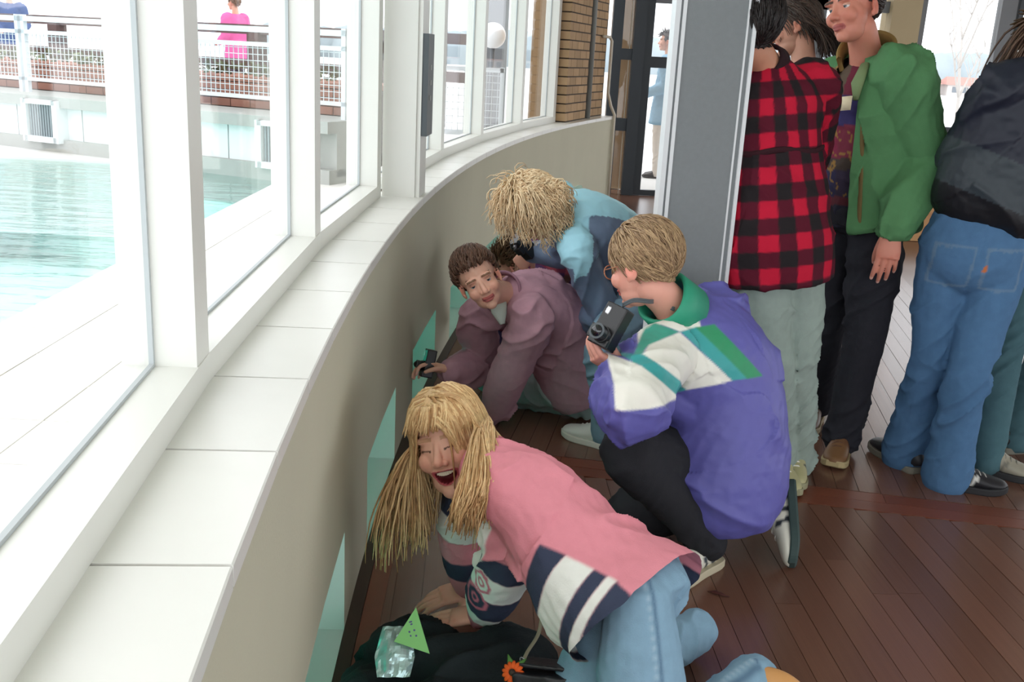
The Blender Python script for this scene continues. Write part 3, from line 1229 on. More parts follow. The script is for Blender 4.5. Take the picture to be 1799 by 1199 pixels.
def head_mesh(pos, fwd, up, skin=SKIN, brow=(110, 84, 60), lip=(176, 92, 88), mouth='closed', eyes='open', s=1.0, blush=0.5, vox=0.0036, tanbeard=0.0, ridge=1.0):
    R3 = frame3(fwd, up)
    p = PB()
    p.ell((0, .018, .036), (.074, .094, .084), nu=20, nv=14)
    p.ell((0, -.028, -.022), (.061, .062, .082), nu=20, nv=14)
    jz = -.012 if mouth == 'open' else 0.0
    p.ell((0, -.030, -.072 + jz), (.050, .050, .040), nu=18, nv=12)
    p.ell((0, -.066, -.094 + jz), (.022, .020, .018))
    for sx in (-1, 1):
        p.ell((sx * .036, -.060, -.030), (.026, .026, .027))
        p.ell((sx * .030, -.074 + .012 * (1 - ridge), .022), (.026, .014, .010))
        p.ell((sx * .012, -.092, -.034), (.0085, .010, .008))
        c_, s_ = math.cos(sx * .35), math.sin(sx * .35)
        p.ell((sx * .078, .016, -.012), (.007, .019, .031), rot=((c_, s_, 0), (-s_, c_, 0), (0, 0, 1)))
        p.ell((sx * .076, .004, -.036), (.006, .009, .011))
    limb(p, [(0, -.080, .012), (0, -.092, -.012), (0, -.104, -.029)], [.0075, .009, .0115], k=3, n=10)
    if mouth != 'open':
        p.ell((0, -.085, -.0585), (.023, .010, .0062))
        p.ell((0, -.083, -.0690), (.019, .010, .0070))
    V, F = remesh(p, vox, 3)
    x, y, z = V.T
    # eye sockets
    for sx in (-1, 1):
        g = np.exp(-(((x - sx * .031) / .017) ** 2 + ((z - .001) / .011) ** 2)) * (y < -.03)
        V[:, 1] += g * (.008 if eyes == 'open' else .003)
        if eyes != 'open':
            g = np.exp(-(((x - sx * .031) / .015) ** 2 + ((z - .001) / .008) ** 2)) * (y < -.03)
            V[:, 1] -= g * .003
        gi = np.exp(-(((y - .012) / .008) ** 2 + ((z + .012) / .014) ** 2)) * (np.abs(x) > .07)
        V[:, 0] -= np.sign(x) * gi * .003
    zm = -.064
    if mouth == 'open':
        zz = z - (-.070) - 9.0 * x * x * 1.2
        e_ = (x / .027) ** 2 + (zz / .0155) ** 2
        V[:, 1] += np.where(y < -.03, .016 * np.clip(1.15 - e_, 0, 1), 0)
        rim = np.exp(-((np.sqrt(e_) - 1.12) / .16) ** 2) * (y < -.03)
        V[:, 1] -= rim * .0035
    x, y, z = V.T
    col = np.tile(np.array(skin), (len(V), 1))
    red = np.array(skin) * np.array((1.0, .74, .72))
    for sx in (-1, 1):
        col = mix3(col, red, blush * np.exp(-(((x - sx * .042) / .022) ** 2 + ((z + .032) / .022) ** 2)) * (y < -.02))
        col = mix3(col, red, .6 * (np.abs(x) > .074) * np.exp(-((z + .012) / .03) ** 2))
    col = mix3(col, red, blush * .8 * np.exp(-((x / .014) ** 2 + ((z + .030) / .014) ** 2)) * (y < -.09))
    col = mix3(col, np.array(skin) * .55, tanbeard * (z < -.045) * (y < .0) * np.clip((-.045 - z) / .015, 0, 1))
    front = (y < -.045)
    bz = .024 - 3.0 * (np.abs(x) - .03) ** 2
    m_ = front & (np.abs(z - bz) < .0042) & (np.abs(x) > .011) & (np.abs(x) < .050)
    col[m_] = np.array(lin(brow))
    if mouth != 'open':
        m_ = front & (np.abs(x) < .024) & (z < -.0535 + 2 * np.abs(x) * .02) & (z > -.076 + np.abs(x) * .25)
        col[m_] = np.array(lin(lip))
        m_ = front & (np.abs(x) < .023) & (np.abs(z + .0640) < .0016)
        col[m_] = np.array(lin(lip)) * .8  # shade in the crease between the lips, painted as a darker line
    else:
        zz = z - (-.070) - 9.0 * x * x * 1.2
        e_ = (x / .027) ** 2 + (zz / .0155) ** 2
        col[front & (e_ < 1.55)] = np.array(lin(lip))
        col[front & (e_ < .98)] = np.array(lin((96, 22, 30)))
    if eyes != 'open':
        for sx in (-1, 1):
            lz = -.001 + 10 * (x - sx * .031) ** 2 * -1.0
            m_ = front & (np.abs(x - sx * .031) < .016) & (np.abs(z - lz) < .0022)
            col[m_] = np.array(lin((92, 62, 50)))
    W = (V * s) @ R3.T + np.array(pos)
    return W, F, col, R3


def add_eyes(root, pos, R3, s=1.0, iris=(84, 104, 120)):
    for sx in (-1, 1):
        p = PB()
        p.ell((0, 0, 0), (.0118,) * 3, nu=18, nv=14)
        V = np.array(p.V)
        d_ = V / .0118
        c_ = np.tile(np.array(lin((216, 206, 200))), (len(V), 1))
        a = -d_[:, 1]
        c_[a > .84] = lin(iris)
        c_[a > .955] = (.005, .005, .005)
        W = ((V + np.array((sx * .031, -.0645, .0005))) * s) @ R3.T + np.array(pos)
        o = build('eye', W, p.F, M['eye'], root, True, c_)
        # upper lid
        q = PB()
        for t in (0,):
            q.ell((sx * .031, -.0652, .0052), (.0145, .0125, .0062), nu=14, nv=8)
        V2 = (np.array(q.V) * s) @ R3.T + np.array(pos)
        build('eyelid', V2, q.F, M['skin'], root, True, np.tile(np.array(SKIN), (len(V2), 1)))


# ------------------------------------------------------------------ hair
def hair(root, pos, R3, s=1.0, n=330, length=.06, seg=5, lean=(0, 1, 0), grav=.0, outw=.35, rad=.0075, cols=((120, 92, 70), (86, 62, 46)),
         lowback=-.075, lowside=-.012, front=.066, curl=0.0, fringe=0, fringe_len=.05, seed=1, puff=1.05, part=None, lenfn=None, backpull=0.0, name='hair', hug=None, jit=.07, fringe_w=.75):
    rg = np.random.default_rng(seed)
    C0 = np.array((0, .018, .036))
    RR = np.array((.077, .097, .088)) * puff
    g_loc = R3.T @ np.array((0, 0, -1.0))
    lean = nrm(lean)

    def low(yv, xv):
        # hairline height as a function of how far back the point lies
        t = np.clip((yv + .055) / .06, 0, 1)
        t2 = np.clip((yv - .03) / .06, 0, 1)
        return (front * (1 - t) + lowside * t) * (1 - t2) + lowback * t2

    p = PB()
    cl = []

    # scalp cap
    q = PB()
    q.ell(C0, RR * .985, nu=40, nv=28)
    V = np.array(q.V)
    keep = V[:, 2] > low(V[:, 1], V[:, 0])
    F = [f for f in q.F if all(keep[i] for i in f)]
    ids = sorted({i for f in F for i in f})
    mp_ = {o_: k_ for k_, o_ in enumerate(ids)}
    c0 = np.array(lin(cols[0]))
    c1 = np.array(lin(cols[1]))
    p.add(V[ids], [tuple(mp_[i] for i in f) for f in F])
    cl.append(np.tile(c0 * .5 + c1 * .5, (len(ids), 1)))
    roots = []
    i = 0
    while len(roots) < n:
        d_ = nrm(rg.normal(size=3))
        r_ = C0 + d_ * RR
        if r_[2] > low(r_[1], r_[0]) - .004:
            roots.append((r_, d_, 0))
    for k_ in range(fringe):
        a = rg.uniform(-1, 1)
        d_ = nrm((a * fringe_w, -.75 + .2 * abs(a), .62))
        roots.append((C0 + d_ * RR, d_, 1))
    for r_, d_, kind in roots:
        L = length * rg.uniform(.75, 1.2)
        if lenfn is not None:
            L *= lenfn(r_)
        ln = lean.copy()
        if part is not None and kind == 0:
            ln = nrm(np.array((np.sign(r_[0] - part) * .9, .25 + backpull, -.15)))
        if kind == 1:
            L = fringe_len * rg.uniform(.85, 1.1)
            ln = nrm(np.array((r_[0] * 4, -.35, -1.0)))
        pts = [r_ - d_ * .004]
        dirn = nrm(ln - (ln @ d_) * d_ + d_ * outw)
        st = L / seg
        ph = rg.uniform(0, 6.28)
        cur = r_.copy()
        cax1 = nrm(np.cross(d_, dirn) + 1e-6)
        layer = 1 + rg.uniform(0, .07)
        for j in range(seg):
            dirn = nrm(dirn + g_loc * grav * (1 if kind == 0 else .6) + rg.normal(size=3) * jit)
            cur = cur + dirn * st
            e_ = (cur - C0) / (RR * layer)
            le = np.linalg.norm(e_)
            if hug is not None and kind == 0 and cur[2] > hug:
                lift = (layer + .035 * (j + 1) / seg * outw / .3)
                cur = C0 + e_ / le * RR * lift
                en = nrm(e_ / RR)
                dirn = nrm(dirn - max(dirn @ en, 0) * en * .9 + .12 * ln)
            elif le < 1.0 and cur[2] > -.10:
                cur = C0 + e_ / le * RR * layer
            e3 = (cur - np.array((0, .02, -.13))) / np.array((.066, .066, .10))
            l3 = np.linalg.norm(e3[:2])
            if l3 < 1.0 and cur[2] < -.05:
                cur[:2] = np.array((0, .02)) + e3[:2] / l3 * .066
            if kind == 1 or (cur[1] < -.02):
                # keep strands in front of the face surface
                fc = np.array((0, -.028, -.022))
                fr = np.array((.066, .070, .088))
                e2 = (cur - fc) / fr
                l2 = np.linalg.norm(e2)
                if l2 < 1.0:
                    cur = fc + e2 / l2 * fr
            off = 0
            if curl:
                a = ph + j * 1.15
                off = (cax1 * math.cos(a) + np.cross(cax1, dirn) * math.sin(a)) * curl
            pts.append(cur + off)
        rr = np.linspace(1, .25, seg + 1) * rad * rg.uniform(.75, 1.25)
        rr[0] *= .8
        k0 = len(p.V)
        p.tube(pts, rr, n=4)
        f_ = rg.uniform(0, 1)
        base = c0 * f_ + c1 * (1 - f_)
        sh = np.repeat(np.ones(seg + 1), 4)[:, None]
        cl.append(base[None, :] * sh)
    W = (np.array(p.V) * s) @ R3.T + np.array(pos)
    return build(name, W, p.F, M['hair'], root, True, np.vstack(cl))


# ------------------------------------------------------------------ hand
def hand_mesh(pos, direc, back, side, curl=((.3, .3, .2),) * 4, thumb=(.75, .25, .2), skin=SKIN, s=1.0, spread=.06, vox=.0035):
    Y = nrm(direc)
    Z = nrm(np.array(back, float) - (np.array(back, float) @ Y) * Y)
    X = np.cross(Y, Z)
    R3 = np.stack([X, Y, Z], 1)
    p = PB()
    p.tube([(0, -.035, 0), (0, 0, 0), (side * .002, .03, 0), (side * .001, .065, .001), (0, .092, .001)],
           [(.025, .019), (.026, .018), (.036, .018), (.041, .016), (.040, .0125)], n=16, ref=(1, 0, 0))
    fx = [.029, .0098, -.0098, -.028]
    fy = [.086, .091, .087, .078]
    FL = [(.042, .025, .020), (.046, .029, .022), (.043, .027, .021), (.033, .020, .018)]
    tips = []
    for i in range(4):
        b_ = np.array((side * fx[i], fy[i], .001))
        a = side * (spread * (1.5 - i))
        pts = [b_ - np.array((0, .018, 0)), b_]
        ang = 0
        cur = b_
        for j in range(3):
            ang += curl[i][j]
            d_ = np.array((math.sin(a) * math.cos(ang), math.cos(a) * math.cos(ang), -math.sin(ang)))
            cur = cur + d_ * FL[i][j]
            pts.append(cur)
        r0 = .0090 if i < 3 else .0078
        limb(p, pts, [r0, r0 * 1.02, r0 * .97, r0 * .88, r0 * .72], k=3, n=10)
        nb = np.array((0, math.sin(ang), math.cos(ang)))
        tips.append(cur + nb * r0 * .6 - d_ * .004)
    b_ = np.array((side * .020, .018, -.006))
    d_ = nrm((side * math.sin(thumb[0]), math.cos(thumb[0]), -.30))
    p1 = b_ + d_ * .044
    d2 = nrm(d_ + np.array((-side * thumb[1], thumb[1] * .5, -thumb[1] * .8)))
    p2 = p1 + d2 * .033
    d3 = nrm(d2 + np.array((-side * thumb[2], thumb[2] * .4, -thumb[2] * .7)))
    p3_ = p2 + d3 * .026
    limb(p, [b_ - d_ * .006, b_ + d_ * .016, p1, p2, p3_], [.012, .0145, .0112, .0100, .0078], k=3, n=10)
    tips.append(p3_ + np.array((0, 0, .005)))
    V, F = remesh(p, vox, 2)
    col = np.tile(np.array(skin), (len(V), 1))
    # knuckles a touch redder, nails paler
    for i in range(4):
        kk = np.array((side * fx[i], fy[i], .010))
        g = np.exp(-(np.linalg.norm(V - kk, axis=1) / .009) ** 2)
        col = mix3(col, np.array(skin) * np.array((.95, .72, .70)), .6 * g)
    for tpt in tips:
        col[np.linalg.norm(V - tpt, axis=1) < .0062] = np.array(lin((226, 178, 164)))
    W = (V * s) @ R3.T + np.array(pos)
    return W, F, col


RELAX = ((.25, .35, .2), (.3, .4, .25), (.35, .45, .3), (.4, .5, .3))
FLAT = ((.10, .12, .08), (.06, .10, .08), (.08, .12, .08), (.12, .15, .1))
GRIP = ((.8, 1.0, .6), (.85, 1.05, .6), (.9, 1.05, .6), (.95, 1.0, .6))


# ------------------------------------------------------------------ shoe (a part of its person, with sole and laces)
def shoe(root, A, fwd, up=(0, 0, 1), upper=(230, 226, 214), sole=(214, 208, 190), accent=None, lace=(235, 232, 224), s=1.0, style='sneaker', label=None):
    Y = nrm(fwd)
    Z = nrm(np.array(up, float) - (np.array(up, float) @ Y) * Y)
    X = np.cross(Y, Z)
    R3 = np.stack([X, Y, Z], 1)
    rows = np.array([(-.078, .014, .042), (-.070, .028, .070), (-.045, .035, .098), (0, .036, .104), (.035, .037, .094), (.07, .041, .074),
                     (.11, .046, .058), (.15, .045, .048), (.18, .036, .040), (.196, .018, .026)])
    R = crom(rows, 4)
    p = PB()
    path = np.stack([np.zeros(len(R)), R[:, 0], .014 + R[:, 2] / 2], 1)
    p.tube(path, np.stack([R[:, 1], R[:, 2] / 2], 1), n=28, ref=(1, 0, 0))
    V = np.array(p.V)
    x, y, z = V.T
    up_c = np.array(lin(upper))
    col = np.tile(up_c, (len(V), 1))
    if accent is not None:
        ac = np.array(lin(accent))
        if style == 'sneaker':
            for k_ in (0, 1, 2):
                y0 = -.005 + k_ * .038
                m_ = (np.abs(y - y0 - (z - .05) * .55) < .008) & (z > .024) & (z < .072) & (np.abs(x) > .02)
                col[m_] = ac
            col[(y < -.052) & (z > .03)] = ac
        else:
            col[(y > .09)] = ac
    O = np.array(A, float)
    W = (V * s) @ R3.T + O
    up_o = build('shoe', W, p.F, M['shoe'], root, True, col)
    if label:
        up_o['label'] = label
    # sole
    q = PB()
    Vs = []
    prof = [(rr[0] * 1.02, rr[1] + .006) for rr in crom(rows, 3)]
    ring = [(w_, y_) for y_, w_ in prof] + [(-w_, y_) for y_, w_ in prof[::-1]]
    k_ = len(ring)
    for zz, g in ((0, .93), (.006, 1.0), (.024, 1.0), (.028, .96)):
        for (a, b_) in ring:
            lift = .012 * max(0, (b_ - .12) / .08) ** 2
            Vs.append((a * g, b_ * (g * .5 + .5), zz + lift))
    Fs = []
    for lay in range(3):
        for j in range(k_):
            a = lay * k_ + j
            b_ = lay * k_ + (j + 1) % k_
            Fs.append((a, b_, b_ + k_, a + k_))
    Fs.append(tuple(range(k_ - 1, -1, -1)))
    Fs.append(tuple(3 * k_ + j for j in range(k_)))
    Ws = (np.array(Vs) * s) @ R3.T + O
    build('sole', Ws, Fs, M['rubber'], up_o, False, np.tile(np.array(lin(sole)), (len(Vs), 1)))
    if lace is not None:
        for j in range(4):
            y0 = .045 + j * .022
            h = np.interp(y0, rows[:, 0], rows[:, 2]) + .014
            w_ = np.interp(y0, rows[:, 0], rows[:, 1])
            pts = [(-w_ * .55, y0 - .006, h - .010), (-w_ * .2, y0 - .001, h + .0005), (w_ * .2, y0 + .002, h + .0005), (w_ * .55, y0 + .006, h - .010)]
            q = PB()
            q.tube((np.array(pts) * s) @ R3.T + O, .0035, n=6)
            build('lace', q.V, q.F, M['rubber'], up_o, True, np.tile(np.array(lin(lace)), (len(q.V), 1)))
    return up_o


# ------------------------------------------------------------------ whole figure
class Fig:
    def __init__(s, J, label, group=None, h=1.75):
        s.J = {k_: np.array(v) for k_, v in J.items()}
        s.h = h / 1.75
        b_ = (s.J['al'] + s.J['ar'] + s.J['pel']) / 3
        s.root = empty('person', (b_[0], b_[1], 0))
        tag(s.root, label, 'person', group)
        s.mid = None
        s.bodyparts = []
        s.drop = None

    def spine(s, ts):
        J = s.J
        mid = s.mid if s.mid is not None else (J['pel'] + J['nk']) / 2
        P = crom([J['pel'], mid, J['nk']], 12)
        n = len(P) - 1
        out = []
        d0 = nrm(P[0] - P[2]) if s.drop is None else nrm(s.drop)
        L = np.linalg.norm(J['nk'] - J['pel'])
        for t in ts:
            if t < 0:
                out.append(P[0] + d0 * (-t) * L)
            elif t > 1:
                out.append(P[-1] + nrm(P[-1] - P[-3]) * (t - 1) * L)
            else:
                f = min(t, 1) * n
                i = min(int(f), n - 1)
                out.append(P[i] * (1 - (f - i)) + P[i + 1] * (f - i))
        return np.array(out)

    def lat(s, ts):
        a = nrm(s.J['hl'] - s.J['hr'])
        b_ = nrm(s.J['sl'] - s.J['sr'])
        return np.array([nrm(a * (1 - np.clip(t, 0, 1)) + b_ * np.clip(t, 0, 1)) for t in ts])

    def fwd(s, t=.5):
        P = s.spine([t - .05, t + .05])
        return nrm(np.cross(s.lat([t])[0], P[1] - P[0]))

    def torso(s, pb, rings, n=28):
        """rings: (t, half width, half depth[, forward shift])"""
        R = np.array([tuple(r_) + (0,) * (4 - len(r_)) for r_ in rings], float)
        R = crom(R, 4)
        P = s.spine(R[:, 0])
        L = s.lat(R[:, 0])
        T = np.gradient(P, axis=0)
        for i in range(len(P)):
            P[i] += nrm(np.cross(L[i], T[i])) * R[i, 3]
        pb.tube(P, R[:, 1:3] * s.h, n=n, ref=L)
        return pb

    def arm(s, side):
        J = s.J
        return [J['s' + side], J['e' + side], J['w' + side]]

    def leg(s, side):
        J = s.J
        return [J['h' + side], J['k' + side], J['a' + side]]

    def top(s, name, rings, sleeve=(.078, .085, .070, .060, .052), vox=.007, colfn=None, color=(200, 200, 200), m='cloth', amp=.006, freq=20, seed=1, sleeves='lr', cuff=.015, cutfn=None, fine=.0015, smooth=3):
        p = PB()
        s.torso(p, rings)
        J = s.J
        for sd in sleeves:
            S, E, Wr = s.arm(sd)
            dW = nrm(Wr - E)
            N0 = J['nk'] + (S - J['nk']) * .35 - nrm(J['nk'] - J['pel']) * .05
            limb(p, [N0, S, (S * .45 + E * .55), E, E * .45 + Wr * .55, Wr - dW * cuff], np.array([sleeve[0], sleeve[1], (sleeve[1] + sleeve[2]) / 2, sleeve[2], sleeve[3], sleeve[4]]) * s.h, k=5, n=18, round_ends=True)
        V, F = remesh(p, vox, smooth)
        polys = [s.spine(np.linspace(-.2, 1, 7))] + [s.arm(sd) for sd in sleeves]
        V = folds(V, F, polys, amp, freq, seed, fine)
        col = colfn(s, V) if colfn else np.tile(np.array(lin(color)), (len(V), 1))
        if cutfn is not None:
            k_ = ~cutfn(s, V)
            F = F[k_[F].all(1)]
            used = np.unique(F)
            mp_ = -np.ones(len(V), int)
            mp_[used] = np.arange(len(used))
            V, F, col = V[used], mp_[F], col[used]
            # tidy the cut edge
            E_ = np.vstack([np.sort(F[:, [a_, (a_ + 1) % 4]], axis=1) for a_ in range(4)])
            E_, cnt = np.unique(E_, axis=0, return_counts=True)
            E_ = E_[cnt == 1]
            for it in range(10):
                S_ = np.zeros_like(V)
                c_ = np.zeros(len(V))
                for a_, b_ in ((0, 1), (1, 0)):
                    np.add.at(S_, E_[:, a_], V[E_[:, b_]])
                    np.add.at(c_, E_[:, a_], 1)
                m_ = c_ >= 2
                V[m_] = V[m_] * .5 + .5 * S_[m_] / c_[m_][:, None]
        return build(name, V, F, M[m], s.root, True, col)

    def trousers(s, rad=(.100, .092, .068, .062, .060), hips=(.165, .120), vox=.008, color=(90, 110, 140), colfn=None, m='denim', amp=.006, freq=18, seed=2, hem=.02, name='trousers', waist=.16, seat=.0):
        p = PB()
        J = s.J
        hw, hd = hips
        s.torso(p, [(-.16, hw * .75, hd * .75), (-.08, hw * .96, hd, -seat), (.03, hw, hd, -seat), (waist, hw * .90, hd * .88), (waist + .08, hw * .86, hd * .84)])
        for sd in 'lr':
            H, K, A = s.leg(sd)
            H2 = H * .9 + J['pel'] * .1
            d_ = nrm(A - K)
            limb(p, [H2, H * .55 + K * .45, K, K * .5 + A * .5, A + d_ * hem], np.array(rad) * s.h, k=6, n=18)
        V, F = remesh(p, vox, 3)
        V = folds(V, F, [s.leg('l'), s.leg('r')], amp, freq, seed)
        col = colfn(s, V) if colfn else np.tile(np.array(lin(color)), (len(V), 1))
        return build(name, V, F, M[m], s.root, True, col)

    def set_head(s, fwd, up, pos=None, **kw):
        s.hpos = s.J['hd'] if pos is None else np.array(pos)
        s.hs = s.h * getattr(s, 'head_scale', 1.0)
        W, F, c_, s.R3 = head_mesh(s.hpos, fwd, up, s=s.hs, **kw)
        s.skin = np.array(kw.get('skin', SKIN))
        s.bodyparts.append((W, F, c_))

    def set_hand(s, sd, direc, back, **kw):
        side = 1 if sd == 'l' else -1
        s.bodyparts.append(hand_mesh(s.J['w' + sd], direc, back, side, skin=s.skin, s=s.h, **kw))

    def body(s, rings=((-.12, .11, .08), (0, .13, .09), (.3, .12, .085), (.6, .13, .09), (.85, .13, .075), (.97, .06, .055)), arm=(.05, .045, .036, .030, .026), leg=(.07, .06, .048, .042, .035)):
        p = PB()
        J = s.J
        s.torso(p, rings, n=20)
        for sd in 'lr':
            S, E, Wr = s.arm(sd)
            limb(p, [J['nk'] * .6 + S * .4 - nrm(J['nk'] - J['pel']) * .05, S, E, (E + Wr) / 2, Wr], np.array(arm) * s.h, k=4, n=10)
            H, K, A = s.leg(sd)
            limb(p, [J['pel'] * .4 + H * .6, H * .5 + K * .5, K, (K + A) / 2, A], np.array(leg) * s.h, k=4, n=10)
        hb = s.hpos + s.R3 @ np.array((0, .022, -.065)) * s.hs
        limb(p, [J['nk'] - nrm(J['nk'] - J['pel']) * .03, J['nk'] * .5 + hb * .5, hb], np.array((.062, .054, .052)) * s.h, k=4, n=14)
        V, F = remesh(p, .014, 2)
        Vs, Fs, Cs = [V], [F], [np.tile(s.skin, (len(V), 1))]
        k_ = len(V)
        for W, F2, c_ in s.bodyparts:
            Vs.append(W)
            Fs.append(F2 + k_)
            Cs.append(c_)
            k_ += len(W)
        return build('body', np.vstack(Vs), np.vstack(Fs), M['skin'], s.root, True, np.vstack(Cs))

    def solid(s, name, pb, color, m='cloth', vox=None, smooth=2, parent=None, amp=0, label=None):
        if vox:
            V, F = remesh(pb, vox, smooth)
            if amp:
                V = V + vnormals(V, F) * (amp * (vnoise(V * 30, 4) - .5))[:, None]
        else:
            V, F = np.array(pb.V), pb.F
        o = build(name, V, F, M[m], parent or s.root, True, np.tile(np.array(lin(color)), (len(V), 1)))
        if label:
            o['label'] = label
        return o

    def ring_collar(s, name, color, r0=.068, r1=.062, h=.045, tilt=.0, m='cloth', up=None, thick=.008, opening=0.0, center=None):
        """standing collar around the neck"""
        J = s.J
        hb = s.hpos + s.R3 @ np.array((0, .02, -.07)) * s.hs
        ax = nrm(hb - J['nk']) if up is None else nrm(up)
        c0 = J['nk'] - ax * .005 if center is None else np.array(center)
        x = nrm(s.lat([1.0])[0] - (s.lat([1.0])[0] @ ax) * ax)
        f_ = np.cross(x, ax)
        p = PB()
        n = 36
        a0 = opening
        V, F = [], []
        for i in range(n + 1):
            a = a0 + (2 * math.pi - 2 * a0) * i / n
            d_ = math.cos(a) * f_ + math.sin(a) * x
            wob = .004 * math.sin(3 * a + 1)
            for (r_, zz) in ((r0, 0), (r1 + wob, h), (r1 + wob - thick * .5, h + thick * .5), (r1 + wob - thick, h), (r0 - thick, 0)):
                V.append(c0 + (d_ * r_ + ax * zz) * s.h)
        for i in range(n):
            for j in range(5):
                a = i * 5 + j
                b_ = i * 5 + (j + 1) % 5
                F.append((a, b_, b_ + 5, a + 5))
        F += [(0, 1, 2, 3, 4), tuple(n * 5 + j for j in (4, 3, 2, 1, 0))]
        p.add(V, F)
        return s.solid(name, p, color, m)

